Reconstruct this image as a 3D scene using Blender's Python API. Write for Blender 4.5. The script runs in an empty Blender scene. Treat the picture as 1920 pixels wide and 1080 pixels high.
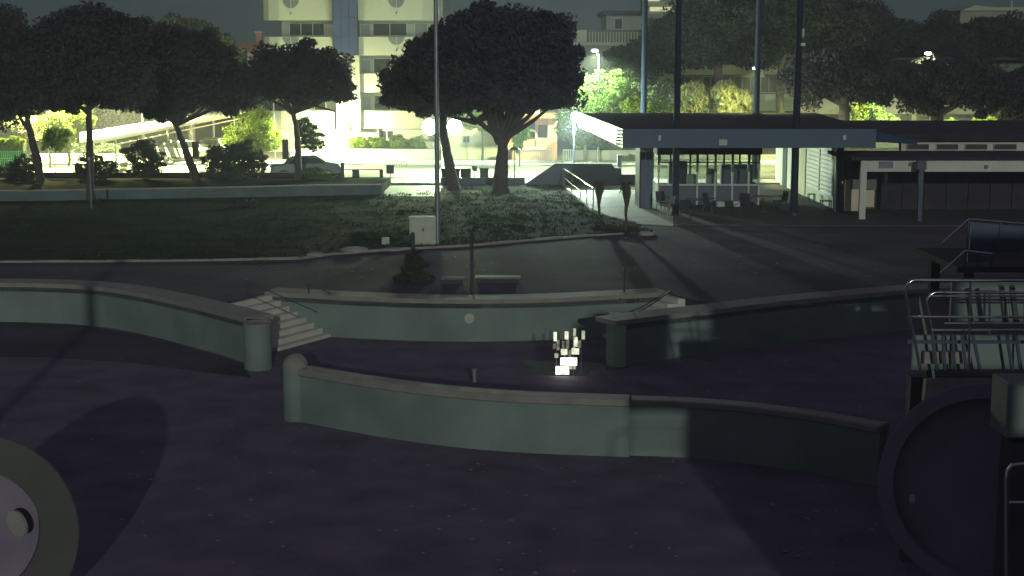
import bpy, bmesh, math, random
import numpy as np
from mathutils import Vector, Matrix
from mathutils.geometry import tessellate_polygon
R = math.radians
sc = bpy.context.scene
COL = sc.collection
random.seed(7)

# ---------------------------------------------------------------- camera, world, exposure
F, H = 2700.0, 7.0
PITCH = math.atan(425.0 / F)
cd = bpy.data.cameras.new('camera'); cam = bpy.data.objects.new('camera', cd); COL.objects.link(cam)
cam.location = (0, 0, H); cam.rotation_euler = (math.pi / 2 - PITCH, 0, 0)
cd.sensor_width = 36.0; cd.lens = F / 1920 * 36; cd.clip_start = .1; cd.clip_end = 3000
sc.camera = cam
wd = bpy.data.worlds.new('World'); sc.world = wd; wd.use_nodes = True
wn, wl = wd.node_tree.nodes, wd.node_tree.links
bg = wn['Background']
tc = wn.new('ShaderNodeTexCoord'); sx = wn.new('ShaderNodeSeparateXYZ'); cr = wn.new('ShaderNodeValToRGB')
wl.new(tc.outputs['Generated'], sx.inputs[0]); wl.new(sx.outputs['Z'], cr.inputs[0]); wl.new(cr.outputs[0], bg.inputs[0])
cr.color_ramp.elements[0].position = 0.0; cr.color_ramp.elements[0].color = (.062, .096, .088, 1)
cr.color_ramp.elements[1].position = 0.8; cr.color_ramp.elements[1].color = (.080, .058, .120, 1)
bg.inputs[1].default_value = .62
sl = bpy.data.lights.new('camera_side_light', 'SUN'); sl.energy = .82; sl.angle = R(.5); sl.color = (.96, 1.0, .90)  # distant lamp in place of an unseen floodlight near the camera
so = bpy.data.objects.new('camera_side_light', sl); COL.objects.link(so)
so.rotation_euler = Vector((-.10, 1.0, -.2)).to_track_quat('-Z', 'Y').to_euler(); so.location = (-20, -60, 60)
sc.view_settings.view_transform = 'Standard'; sc.view_settings.look = 'None'
sc.view_settings.exposure = 0.0; sc.view_settings.gamma = 1.0
sc.render.engine = 'CYCLES'
sc.cycles.use_denoising = True
sc.cycles.max_bounces = 5; sc.cycles.diffuse_bounces = 2; sc.cycles.glossy_bounces = 3
sc.cycles.transparent_max_bounces = 24; sc.cycles.transmission_bounces = 3; sc.cycles.volume_bounces = 0
sc.cycles.sample_clamp_indirect = 2.0
sc.cycles.caustics_reflective = False; sc.cycles.caustics_refractive = False

CP, SP = math.cos(PITCH), math.sin(PITCH)
def P(x, y, Y):
    """the point at depth Y seen at photo pixel x, y"""
    u, v = (x - 960) / F, (540 - y) / F
    t = Y / (CP + v * SP)
    return Vector((u * t, Y, H + t * (-SP + v * CP)))
def G(x, y, z=0.0):
    """the point at height z seen at photo pixel x, y"""
    u, v = (x - 960) / F, (540 - y) / F
    t = (z - H) / (-SP + v * CP)
    return Vector((u * t, t * (CP + v * SP), z))

# ---------------------------------------------------------------- materials
def mat(name, col, rough=.7, var=.15, scale=3.0, metal=0.0, bump=0.0, spec=.5, col2=None, transl=0.0, detail=5, bscale=None):
    m = bpy.data.materials.new(name); m.use_nodes = True
    n, l = m.node_tree.nodes, m.node_tree.links
    b = n['Principled BSDF']
    b.inputs['Roughness'].default_value = rough; b.inputs['Metallic'].default_value = metal
    b.inputs['Specular IOR Level'].default_value = spec
    t = n.new('ShaderNodeTexCoord')
    nz = n.new('ShaderNodeTexNoise'); nz.inputs['Scale'].default_value = scale; nz.inputs['Detail'].default_value = detail
    l.new(t.outputs['Object'], nz.inputs['Vector'])
    rp = n.new('ShaderNodeValToRGB')
    c2 = col2 or tuple(min(1, c * (1 + var)) for c in col)
    c1 = tuple(c * (1 - var) for c in col)
    rp.color_ramp.elements[0].position = .3; rp.color_ramp.elements[0].color = (*c1, 1)
    rp.color_ramp.elements[1].position = .7; rp.color_ramp.elements[1].color = (*c2, 1)
    l.new(nz.outputs['Fac'], rp.inputs[0]); l.new(rp.outputs[0], b.inputs['Base Color'])
    if bump:
        nb = n.new('ShaderNodeTexNoise'); nb.inputs['Scale'].default_value = bscale or scale * 6; nb.inputs['Detail'].default_value = 4
        l.new(t.outputs['Object'], nb.inputs['Vector'])
        bp = n.new('ShaderNodeBump'); bp.inputs['Strength'].default_value = bump; bp.inputs['Distance'].default_value = .05
        l.new(nb.outputs['Fac'], bp.inputs['Height']); l.new(bp.outputs[0], b.inputs['Normal'])
    if transl:
        tr = n.new('ShaderNodeBsdfTranslucent'); l.new(rp.outputs[0], tr.inputs[0])
        mx = n.new('ShaderNodeMixShader'); mx.inputs[0].default_value = transl
        l.new(b.outputs[0], mx.inputs[1]); l.new(tr.outputs[0], mx.inputs[2]); l.new(mx.outputs[0], n['Material Output'].inputs[0])
    return m
def emis(name, col, strength):
    m = bpy.data.materials.new(name); m.use_nodes = True
    n, l = m.node_tree.nodes, m.node_tree.links
    n.remove(n['Principled BSDF'])
    e = n.new('ShaderNodeEmission'); e.inputs[0].default_value = (*col, 1); e.inputs[1].default_value = strength
    l.new(e.outputs[0], n['Material Output'].inputs[0]); return m
def glassmat(name, tint, fac):
    m = bpy.data.materials.new(name); m.use_nodes = True
    n, l = m.node_tree.nodes, m.node_tree.links
    b = n['Principled BSDF']; b.inputs['Roughness'].default_value = .06; b.inputs['Base Color'].default_value = (*tint, 1)
    t = n.new('ShaderNodeBsdfTransparent'); t.inputs[0].default_value = (.9, .93, .92, 1)
    mx = n.new('ShaderNodeMixShader'); mx.inputs[0].default_value = fac
    l.new(t.outputs[0], mx.inputs[1]); l.new(b.outputs[0], mx.inputs[2]); l.new(mx.outputs[0], n['Material Output'].inputs[0]); return m

M = dict(
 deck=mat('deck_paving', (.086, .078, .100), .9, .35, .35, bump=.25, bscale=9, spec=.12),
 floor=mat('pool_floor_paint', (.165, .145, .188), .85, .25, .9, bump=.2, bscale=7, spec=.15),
 poolwall=mat('pool_wall_paint', (.190, .250, .226), .7, .2, .7, bump=.12, bscale=14),
 coping=mat('coping_stone', (.27, .26, .235), .7, .14, 2.2, bump=.3, bscale=20),
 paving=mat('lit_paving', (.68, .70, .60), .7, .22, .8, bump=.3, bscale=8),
 earth=mat('earth', (.055, .05, .04), .95, .4, 2.0, bump=.6),
 lawn=mat('lawn_soil_and_grass', (.025, .033, .026), .95, .5, .35, bump=.8, bscale=9, spec=.04),
 grass=mat('grass_blade', (.034, .055, .034), .9, .4, .5, transl=.5, spec=.1),
 asphalt=mat('asphalt', (.13, .135, .12), .75, .2, 1.0, bump=.3, bscale=20),
 kerb=mat('kerb_concrete', (.34, .32, .29), .85, .2, 2.0, bump=.3),
 step=mat('pale_step_stone', (.66, .66, .56), .7, .1, 2.0, bump=.2),
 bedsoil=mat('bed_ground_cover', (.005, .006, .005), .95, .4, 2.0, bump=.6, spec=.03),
 line=mat('road_paint', (.75, .75, .7), .6, .1, 3.0),
 lowwall=mat('boundary_wall_paint', (.11, .17, .17), .8, .2, 1.0, bump=.25),
 white=mat('white_render', (.66, .68, .60), .8, .10, .8, bump=.2, bscale=12),
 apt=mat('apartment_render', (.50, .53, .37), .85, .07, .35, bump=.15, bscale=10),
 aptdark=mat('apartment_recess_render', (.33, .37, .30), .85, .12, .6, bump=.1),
 cream=mat('cream_render', (.66, .62, .44), .85, .1, .5, bump=.2),
 orange=mat('orange_render', (.62, .33, .20), .85, .12, .7, bump=.2),
 darkin=mat('dark_opening', (.035, .035, .045), .6, .3, 2.0),
 shutter=mat('roller_shutter', (.13, .16, .15), .6, .15, 6.0),
 blue=mat('blue_paint', (.035, .058, .115), .4, .16, 1.5, bump=.08),
 bluegrey=mat('fascia_blue_grey', (.048, .10, .165), .5, .12, .6, bump=.08),
 towerglass=mat('stair_tower_glass', (.026, .05, .13), .4, .25, .8),
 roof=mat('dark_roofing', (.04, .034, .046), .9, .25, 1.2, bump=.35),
 terracotta=mat('roof_tiles', (.33, .17, .10), .85, .25, 4.0, bump=.5),
 steel=mat('stainless_steel', (.66, .65, .62), .16, .06, 5.0, metal=1.0),
 galv=mat('galvanised_steel', (.30, .33, .34), .45, .12, 5.0, metal=.5),
 darkmetal=mat('dark_painted_metal', (.05, .055, .065), .45, .25, 4.0),
 greenmetal=mat('green_painted_metal', (.05, .36, .18), .5, .12, 3.0),
 whitemetal=mat('white_painted_metal', (.60, .62, .56), .5, .08, 3.0),
 bark=mat('pine_bark', (.085, .07, .065), .95, .35, 5.0, bump=.9, bscale=14),
 barkpale=mat('pale_bark', (.24, .22, .15), .9, .25, 5.0, bump=.6),
 pine=mat('pine_needles', (.064, .062, .064), .85, .40, .8, transl=.12, spec=.2),
 pinegreen=mat('lighter_pine_needles', (.048, .060, .044), .85, .40, .8, transl=.15, spec=.2),
 leaf=mat('broad_leaves', (.11, .17, .05), .7, .40, 1.2, transl=.3, spec=.3),
 leafyel=mat('yellow_green_leaves', (.17, .22, .035), .7, .35, 1.2, transl=.35, spec=.3),
 leafdark=mat('dark_shrub_leaves', (.045, .06, .035), .7, .45, 1.2, transl=.15, spec=.4),
 plume=mat('pale_drooping_foliage', (.32, .33, .15), .8, .3, 1.5, transl=.35, spec=.2),
 slide=mat('slide_fibreglass', (.09, .092, .085), .25, .12, 1.5, spec=.6),
 slidedark=mat('dark_slide_fibreglass', (.24, .20, .27), .7, .15, 1.5, spec=.15),
 plate=mat('pale_plate', (.52, .56, .50), .5, .08, 5.0),
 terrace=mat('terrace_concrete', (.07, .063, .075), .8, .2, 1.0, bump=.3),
 tile=mat('brown_tile', (.30, .26, .23), .6, .2, 4.0, bump=.15),
 carpaint=mat('dark_car_paint', (.04, .06, .09), .2, .05, 2.0, spec=.8),
 carwhite=mat('white_car_paint', (.65, .66, .66), .25, .04, 2.0, spec=.7),
 rubber=mat('rubber', (.02, .02, .02), .8, .1, 4.0),
 carglass=mat('car_glass', (.02, .025, .03), .06, .1, 2.0, spec=.9),
 cab=mat('cabinet_plastic', (.52, .56, .45), .6, .08, 2.5, bump=.08),
 sign=mat('sign_blue_grey', (.16, .20, .27), .5, .1, 3.0),
 signwhite=mat('sign_white', (.6, .62, .6), .5, .05, 3.0),
 straw=mat('palm_fibre', (.11, .09, .06), .95, .35, 6.0, bump=.8),
 drain=mat('light_fitting_lens', (.50, .52, .46), .3, .08, 6.0),
 glass=glassmat('clear_glass', (.10, .13, .15), .14),
 lampwhite=emis('lamp_cold_white', (.80, .96, 1.0), 45),
 lampsmall=emis('lamp_small_white', (.88, .95, 1.0), 90),
 lampwarm=emis('lamp_yellow', (1.0, .93, .55), 60),
 litwin=emis('lit_window', (.95, .93, .55), .8),
 headlight=emis('blue_light', (.35, .45, 1.0), 14),
)
# rippled water
def watermat():
    m = bpy.data.materials.new('rippled_water'); m.use_nodes = True
    n, l = m.node_tree.nodes, m.node_tree.links
    b = n['Principled BSDF']; b.inputs['Base Color'].default_value = (.03, .03, .045, 1); b.inputs['Roughness'].default_value = .02
    b.inputs['IOR'].default_value = 1.333; b.inputs['Specular IOR Level'].default_value = .9
    t = n.new('ShaderNodeTexCoord'); w = n.new('ShaderNodeTexNoise'); w.inputs['Scale'].default_value = 5.5; w.inputs['Detail'].default_value = 2
    l.new(t.outputs['Object'], w.inputs['Vector'])
    bp = n.new('ShaderNodeBump'); bp.inputs['Strength'].default_value = .6; bp.inputs['Distance'].default_value = .03
    l.new(w.outputs['Fac'], bp.inputs['Height']); l.new(bp.outputs[0], b.inputs['Normal'])
    return m
M['water'] = watermat()

# ---------------------------------------------------------------- helpers
def link(o, parent=None):
    COL.objects.link(o)
    if parent: o.parent = parent
    return o
class MB:
    def __init__(s): s.v = []; s.f = []
    def box(s, x0, x1, y0, y1, z0, z1):
        k = len(s.v)
        s.v += [(x, y, z) for z in (z0, z1) for y in (y0, y1) for x in (x0, x1)]
        s.f += [tuple(k + i for i in q) for q in ((0,2,3,1),(4,5,7,6),(0,1,5,4),(2,6,7,3),(0,4,6,2),(1,3,7,5))]
        return s
    def hexa(s, a):        # 8 points in box order
        k = len(s.v); s.v += [tuple(p) for p in a]
        s.f += [tuple(k + i for i in q) for q in ((0,2,3,1),(4,5,7,6),(0,1,5,4),(2,6,7,3),(0,4,6,2),(1,3,7,5))]
        return s
    def bar(s, a, b, w, h):   # horizontal-ish beam from a to b, width w, height h
        a, b = Vector(a), Vector(b); d = (b - a).normalized()
        sd = d.cross(Vector((0, 0, 1)));  sd = sd.normalized() if sd.length > 1e-5 else Vector((1, 0, 0))
        up = sd.cross(d).normalized()
        pts = []
        for vz in (-h / 2, h / 2):
            for p in (a, b):
                for q in (-w / 2, w / 2): pts.append(p + sd * q + up * vz)
        return s.hexa(pts)
    def tube(s, pts, r, n=8, cap=True):
        pts = [Vector(p) for p in pts]; rr = r if isinstance(r, (list, tuple)) else [r] * len(pts)
        k = len(s.v); up = None
        for i, p in enumerate(pts):
            d = (pts[min(i + 1, len(pts) - 1)] - pts[max(i - 1, 0)]).normalized()
            if up is None:
                up = Vector((0, 0, 1)) if abs(d.z) < .9 else Vector((0, 1, 0))
            sd = d.cross(up).normalized(); up = sd.cross(d).normalized()
            for j in range(n):
                a = 2 * math.pi * j / n
                s.v.append(tuple(p + (sd * math.cos(a) + up * math.sin(a)) * rr[i]))
        for i in range(len(pts) - 1):
            for j in range(n):
                s.f.append((k + i*n + j, k + i*n + (j+1) % n, k + (i+1)*n + (j+1) % n, k + (i+1)*n + j))
        if cap:
            s.f.append(tuple(k + j for j in range(n))[::-1]); s.f.append(tuple(k + (len(pts)-1)*n + j for j in range(n)))
        return s
    def lathe(s, prof, c, n=16):
        k = len(s.v)
        for (r, z) in prof:
            for j in range(n):
                a = 2 * math.pi * j / n; s.v.append((c[0] + r * math.cos(a), c[1] + r * math.sin(a), c[2] + z))
        for i in range(len(prof) - 1):
            for j in range(n):
                s.f.append((k + i*n + j, k + i*n + (j+1) % n, k + (i+1)*n + (j+1) % n, k + (i+1)*n + j))
        s.f.append(tuple(k + j for j in range(n))[::-1]); s.f.append(tuple(k + (len(prof)-1)*n + j for j in range(n)))
        return s
    def prism(s, poly, z0, z1):
        k = len(s.v); n = len(poly)
        s.v += [(p[0], p[1], z0) for p in poly] + [(p[0], p[1], z1) for p in poly]
        for t in tessellate_polygon([[Vector((p[0], p[1], 0)) for p in poly]]):
            s.f.append((k + t[0], k + t[1], k + t[2])); s.f.append((k + n + t[2], k + n + t[1], k + n + t[0]))
        for i in range(n): j = (i + 1) % n; s.f.append((k + i, k + j, k + n + j, k + n + i))
        return s
    def vprism(s, poly, y0, y1):      # polygon of (x, z), extruded along y
        k = len(s.v); n = len(poly)
        s.v += [(p[0], y0, p[1]) for p in poly] + [(p[0], y1, p[1]) for p in poly]
        for t in tessellate_polygon([[Vector((p[0], p[1], 0)) for p in poly]]):
            s.f.append((k + t[0], k + t[1], k + t[2])); s.f.append((k + n + t[2], k + n + t[1], k + n + t[0]))
        for i in range(n): j = (i + 1) % n; s.f.append((k + i, k + j, k + n + j, k + n + i))
        return s
    def ribbon(s, line, w0, w1, z0, z1):   # solid strip along a plan polyline, from offset w0 to w1 (left of travel +)
        n = len(line); A = []; B = []
        for i in range(n):
            a = Vector(line[max(i-1, 0)][:2]); b = Vector(line[min(i+1, n-1)][:2]); d = (b - a).normalized(); nn = Vector((-d.y, d.x))
            p = Vector(line[i][:2]); A.append(p + nn * w0); B.append(p + nn * w1)
        k = len(s.v)
        for i in range(n):
            s.v += [(A[i].x, A[i].y, z0), (B[i].x, B[i].y, z0), (B[i].x, B[i].y, z1), (A[i].x, A[i].y, z1)]
        for i in range(n - 1):
            for j in range(4): s.f.append((k + i*4 + j, k + (i+1)*4 + j, k + (i+1)*4 + (j+1) % 4, k + i*4 + (j+1) % 4))
        s.f.append((k, k+1, k+2, k+3)); s.f.append((k+(n-1)*4+3, k+(n-1)*4+2, k+(n-1)*4+1, k+(n-1)*4))
        return s
    def build(s, name, m, parent=None, smooth=False, bevel=0):
        me = bpy.data.meshes.new(name); me.from_pydata(s.v, [], s.f); me.materials.append(m)
        bm = bmesh.new(); bm.from_mesh(me); bmesh.ops.recalc_face_normals(bm, faces=bm.faces)
        if bevel: bmesh.ops.bevel(bm, geom=list(bm.edges), offset=bevel, segments=1, affect='EDGES', clamp_overlap=True)
        bm.to_mesh(me); bm.free()
        if smooth:
            me.shade_smooth()
            try: me.set_sharp_from_angle(angle=R(40))
            except Exception: pass
        return link(bpy.data.objects.new(name, me), parent)
def box(name, m, parent, *a, bevel=0): return MB().box(*a).build(name, m, parent, bevel=bevel)
def thing(name, label, cat, group=None, loc=(0, 0, 0)):
    o = bpy.data.objects.new(name, None); COL.objects.link(o); o.location = loc; o.empty_display_size = .3
    return tag(o, label, cat, group)
def tag(o, label, cat, group=None):
    o['label'] = label; o['category'] = cat
    if group: o['group'] = group
    return o
def struct(o, kind='structure'): o['kind'] = kind; return o
def copy_tree(o, parent=None):
    c = o.copy(); COL.objects.link(c); c.parent = parent
    for ch in [x for x in bpy.data.objects if x.parent == o]: copy_tree(ch, c)
    return c
def lamp(parent, loc, power, col, rad=.12, kind='POINT', size=1.2, rot=None, blend=.5):
    l = bpy.data.lights.new('lamp_light', kind); l.energy = power; l.color = col; l.shadow_soft_size = rad
    if kind == 'SPOT': l.spot_size = size; l.spot_blend = blend
    o = link(bpy.data.objects.new('lamp_light', l), parent); o.location = loc
    if rot: o.rotation_euler = rot
    return o

# foliage: many small leaf-sized faces spread through clumps
def leaf_mesh(name, lobes, m, parent, n, size, seed, droop=0.0, clump=.22, aspect=.55, fill=.25, gap=0.0):
    rng = np.random.default_rng(seed)
    vol = np.array([l[3] * l[4] * l[5] for l in lobes]) ** (2/3); vol /= vol.sum()
    pts = []
    for (cx, cy, cz, rx, ry, rz), fr in zip(lobes, vol):
        k = max(10, int(n * fr)); nc = max(18, int(3.2 / clump ** 1.5))
        d = rng.normal(size=(nc, 3)); d /= np.linalg.norm(d, axis=1)[:, None]
        rad = rng.uniform(.45, 1.0, nc) ** .6
        cc = d * rad[:, None] * np.array([rx, ry, rz])
        ks = int(k * (1 - fill))
        ci = rng.integers(0, nc, ks)
        cr_ = (clump * min(rx, rz * 1.4) * rng.uniform(.6, 1.35, nc))[ci]
        q = rng.normal(size=(ks, 3)); q /= np.linalg.norm(q, axis=1)[:, None]
        q *= (rng.uniform(0, 1, ks) ** .45)[:, None]
        a = cc[ci] + q * cr_[:, None] * np.array([1.15, 1.15, .8])
        kf = k - ks
        q = rng.normal(size=(kf, 3)); q /= np.linalg.norm(q, axis=1)[:, None]
        b = q * (rng.uniform(0, 1, kf) ** .4 * .88)[:, None] * np.array([rx, ry, rz])
        p = np.concatenate([a, b]) + np.array([cx, cy, cz])
        pts.append(p)
    c = np.concatenate(pts); N = len(c)
    t = rng.normal(size=(N, 3)); t[:, 2] -= droop * 2; t /= np.linalg.norm(t, axis=1)[:, None]
    u = np.cross(t, rng.normal(size=(N, 3))); u /= np.linalg.norm(u, axis=1)[:, None]
    L = size * rng.uniform(.55, 1.3, N)[:, None] * (1 + droop); W = size * aspect * rng.uniform(.6, 1.2, N)[:, None]
    v = np.stack([c - t * L * .5, c + u * W * .5, c + t * L * .5, c - u * W * .5], 1).reshape(-1, 3)
    me = bpy.data.meshes.new(name)
    me.vertices.add(4 * N); me.vertices.foreach_set('co', v.astype(np.float32).ravel())
    me.loops.add(4 * N); me.loops.foreach_set('vertex_index', np.arange(4 * N, dtype=np.int32))
    me.polygons.add(N); me.polygons.foreach_set('loop_start', np.arange(0, 4 * N, 4, dtype=np.int32))
    me.update(calc_edges=True); me.materials.append(m)
    return link(bpy.data.objects.new(name, me), parent)
def plobe(x, y, rx, ry, Y, dep=None):
    c = P(x, y, Y); s = Y / F
    return (c.x, c.y, c.z, rx * s, (dep if dep else max(rx, ry) * s * .85), ry * s)
def tree(name, label, cat, Y, base, trunk, lobes, n, size, seed, m=None, bark=None, r=.2, group=None, branches=(), droop=0, clump=.22, fill=.25, aspect=.55, crown='crown'):
    """trunk: photo pixels from the base up, at depth Y"""
    bp = G(*base) if len(base) == 2 else P(*base)
    t = thing(name, label, cat, group, (bp.x, bp.y, bp.z))
    if 'pine' in name: n = int(n * 1.7); size *= 1.12; clump = .30; fill = .42
    rng = random.Random(seed)
    inv = Vector((bp.x, bp.y, bp.z))
    if trunk:
        pts = [bp - inv - Vector((0, 0, .1))] + [P(x, y, Y) - inv for x, y in trunk]
        dense = []
        for a, b in zip(pts, pts[1:]):
            for i in range(3):
                p = a.lerp(b, i / 3); dense.append(p + Vector((rng.uniform(-.03, .03), rng.uniform(-.04, .04), 0)) * (0 if not dense else 1))
        dense.append(pts[-1])
        k = len(dense); rad = [r * (1.25 if i == 0 else 1) * (1 - .5 * i / (k - 1)) for i in range(k)]
        mb = MB().tube(dense, rad, 9)
        for br in branches:
            q = [P(x, y, Y) - inv for x, y in br]
            q = [p + Vector((0, (i * .35) * rng.choice((-1, 1)), 0)) for i, p in enumerate(q)]
            mb.tube(q, [r * .55 * (1 - .65 * i / (len(q) - 1)) for i in range(len(q))], 7)
        # limbs up into the crown
        top = dense[-1]
        for lb in lobes:
            c = P(lb[0], lb[1], Y) - inv
            for j in range(3):
                e = c + Vector((rng.uniform(-.6, .6) * lb[2] * Y / F, rng.uniform(-.7, .7) * lb[2] * Y / F, rng.uniform(-.3, .3)))
                mid = top.lerp(e, .5) + Vector((0, 0, -.15))
                mb.tube([top, mid, e], [r * .4, r * .25, r * .08], 5)
        mb.build('trunk', bark or M['bark'], t, smooth=True)
    L = []
    for lb in lobes:
        q = plobe(lb[0], lb[1], lb[2], lb[3], Y, lb[4] if len(lb) > 4 else None)
        L.append((q[0] - inv.x, q[1] - inv.y, q[2] - inv.z, q[3], q[4], q[5]))
    leaf_mesh(crown, L, m or M['pine'], t, n, size, seed, droop=droop, clump=clump, fill=fill, aspect=aspect)
    return t

# ================================================================ THE SETTING
# base ground sheet, everywhere below the rest
FZ = -1.25
struct(MB().box(-190, 190, -60, 300, -3.0, FZ - .05).build('ground', M['earth']))

# pool edge in plan, at deck level, left to right
LW = [G(-420, 545), G(-250, 536), G(-100, 533), G(0, 532), G(80, 533), G(150, 536), G(210, 542), G(270, 552), G(330, 565), G(390, 579), G(440, 592), G(462, 598)]
def smooth(pts, k=4):
    out = []
    for i in range(len(pts) - 1):
        p0, p1, p2, p3 = pts[max(i-1, 0)], pts[i], pts[i+1], pts[min(i+2, len(pts)-1)]
        for j in range(k):
            t = j / k
            out.append(.5 * ((2*p1) + (p2-p0)*t + (2*p0-5*p1+4*p2-p3)*t*t + (3*p1-p0-3*p2+p3)*t*t*t))
    return out + [pts[-1]]
LWY = LW[6].y
LW = smooth(LW)
pilC = G(482, 606) ; PR = .38
FW = [G(497, 549), G(560, 552), G(630, 556), G(700, 559), G(790, 562), G(880, 563), G(970, 562), G(1050, 560), G(1130, 556), G(1190, 553), G(1252, 549)]
RW = [G(1152, 604), G(1240, 593), G(1330, 583), G(1420, 572), G(1500, 563), G(1600, 554), G(1690, 546), G(1800, 540), G(2000, 534)]
FW5 = FW[5].y; FW1 = FW[1]; FW = smooth(FW); RW = smooth(RW)
sl_top0 = G(405, 572); sl_top1 = FW[0]
edge = [Vector((-60, 43, 0))] + LW + [Vector((pilC.x, pilC.y, 0)), G(505, 600), sl_top0] + FW + [G(1335, 570), RW[0]] + RW[1:] + [Vector((60, 46, 0))]
deckpoly = edge + [Vector((60, 82.5, 0)), Vector((-60, 82.5, 0))]
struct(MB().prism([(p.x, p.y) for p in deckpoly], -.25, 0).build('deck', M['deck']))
# road side ground sheet beyond the complex
struct(MB().box(-190, 190, 82.5, 300, -.25, -.002).build('street_ground', M['earth']))
struct(MB().box(-190, -60, 40, 82.5, -.25, -.003).build('side_ground', M['earth']))
struct(MB().box(60, 190, 40, 82.5, -.25, -.003).build('side_ground', M['earth']))
# pool floor
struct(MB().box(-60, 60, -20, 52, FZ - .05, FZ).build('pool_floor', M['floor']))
shelf = [G(-400, 600, FZ + .12), G(0, 598, FZ + .12), G(150, 606, FZ + .12), G(300, 632, FZ + .12), G(452, 678, FZ + .12)]
sh2 = [G(470, 700, FZ + .12), G(380, 690, FZ + .12), G(250, 674, FZ + .12), G(100, 664, FZ + .12), G(-400, 662, FZ + .12)]
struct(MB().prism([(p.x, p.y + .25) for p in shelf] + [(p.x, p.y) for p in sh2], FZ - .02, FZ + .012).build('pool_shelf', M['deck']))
# road, pavement, markings
struct(MB().box(-110, 110, 85, 98.5, -.01, .004).build('road', M['asphalt']))
struct(MB().box(-110, 110, 98.5, 101.5, -.01, .13).build('far_pavement', M['paving']))
struct(MB().box(-110, 110, 82.5, 85, -.01, .12).build('near_pavement', M['paving']))
mk = MB()
for i in range(-12, 13): mk.box(i * 6, i * 6 + 3, 91.4, 91.55, .004, .009)
struct(mk.build('road_centre_line', M['line']), 'structure')

# walls of the pool --------------------------------------------------
def pool_wall(label, line, side, zb=FZ, cw=.85, ext=0):
    t = thing('pool_wall', label, 'pool wall')
    MB().ribbon(line, 0, side * .35, zb - .03, -.10).build('wall_face', M['poolwall'], t)
    MB().ribbon(line, -side * .05, side * cw, -.10, .035).build('coping', M['coping'], t)
    return t
wl_ = pool_wall('curved left pool wall with grey coping running to a rounded end beside the steps', LW, 1)
pil = MB().lathe([(PR, 0), (PR, -FZ - .10)], (pilC.x, pilC.y, FZ), 28).build('rounded_end', M['poolwall'], wl_, smooth=True)
MB().lathe([(PR + .01, 0), (PR + .01, .12), (PR - .03, .135)], (pilC.x, pilC.y, -.10), 28).build('end_cap', M['coping'], wl_, smooth=True)
cap = [(p.x, p.y) for p in (G(350, 566), G(420, 583), G(462, 597), G(505, 600), G(470, 583), sl_top0, G(385, 561))]
MB().prism(cap, -.1, .037).build('cap_stone', M['coping'], wl_)
MB().prism([(p.x, p.y) for p in (G(470, 596), G(505, 599), G(470, 583), G(430, 580))], FZ, -.105).build('stair_flank', M['poolwall'], wl_)
pl = MB().hexa([P(218, 582, LWY - .03)+Vector(a) for a in ((-.09,0,-.13),(.09,.05,-.14),(-.09,.3,-.13),(.09,.3,-.14),(-.09,0,.13),(.09,.05,.13),(-.09,.3,.13),(.09,.3,.13))])
pl.build('number_plate', M['lowwall'], wl_)
fw_ = pool_wall('long gently bowed far pool wall with grey coping and round light fitting', FW, 1)
c = P(880, 597, FW5 - .03)
MB().tube([(c.x, c.y - .03, c.z), (c.x, c.y + .06, c.z)], .15, 20).build('round_light_fitting', M['drain'], fw_)
for px, py in ((1163, 560), (1200, 562)):
    c = P(px, py, 42.9); MB().tube([(c.x, c.y - .04, c.z), (c.x, c.y + .06, c.z)], .03, 8).build('wall_hook', M['steel'], fw_)
rw_ = pool_wall('right pool wall mostly in shadow, one pale lit patch at its left end', RW, 1)
MB().box(RW[0].x - .02, RW[0].x + .33, RW[0].y + .0, RW[0].y + 2.2, FZ, -.1).build('end_wall', M['poolwall'], rw_)

# steps left: eight treads descending to the right
def seg_hit(o, d, line, off):
    best = None
    for a, b in zip(line, line[1:]):
        t = (b - a).normalized(); nrm = Vector((-t.y, t.x, 0)) * off; a2, b2 = a + nrm - t * .3, b + nrm + t * .3; e = b2 - a2
        den = d.x * e.y - d.y * e.x
        if abs(den) < 1e-9: continue
        w = a2 - o; k = (w.x * e.y - w.y * e.x) / den; m = (w.x * d.y - w.y * d.x) / den
        if k > 0 and 0 <= m <= 1 and (best is None or k < best): best = k
    return best
def stairs(label, a0, edir, desc, wmax, n, line):
    t = thing('pool_steps', label, 'steps'); rise = -FZ / n
    for i in range(n):
        p0 = a0 + desc * i; q0 = p0 + desc; z1 = -(i + .35) * rise; z0 = FZ - .04
        w1 = min(wmax, seg_hit(p0, edir, line, .37) or wmax); w2 = min(wmax, seg_hit(q0, edir, line, .37) or wmax)
        p1 = p0 + edir * w1; q1 = q0 + edir * w2
        MB().hexa([(p0.x, p0.y, z0), (q0.x, q0.y, z0), (p1.x, p1.y, z0), (q1.x, q1.y, z0),
                   (p0.x, p0.y, z1), (q0.x, q0.y, z1), (p1.x, p1.y, z1), (q1.x, q1.y, z1)]).build('step', M['step'], t)
    return t
ed = Vector((-.5, -.87, 0)).normalized()
stairs('pale pool steps descending beside the rounded end of the left wall', Vector((FW[0].x + .03, FW[0].y + .12, 0)), ed, Vector((.305, -.01, 0)), 3.3, 8, LW)
em = Vector((.5, -.87, 0)).normalized()
stairs('shadowed pool steps behind the right pool wall end', Vector((FW[-1].x - .03, FW[-1].y + .12, 0)), em, Vector((-.305, -.01, 0)), 1.1, 8, RW)

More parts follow.
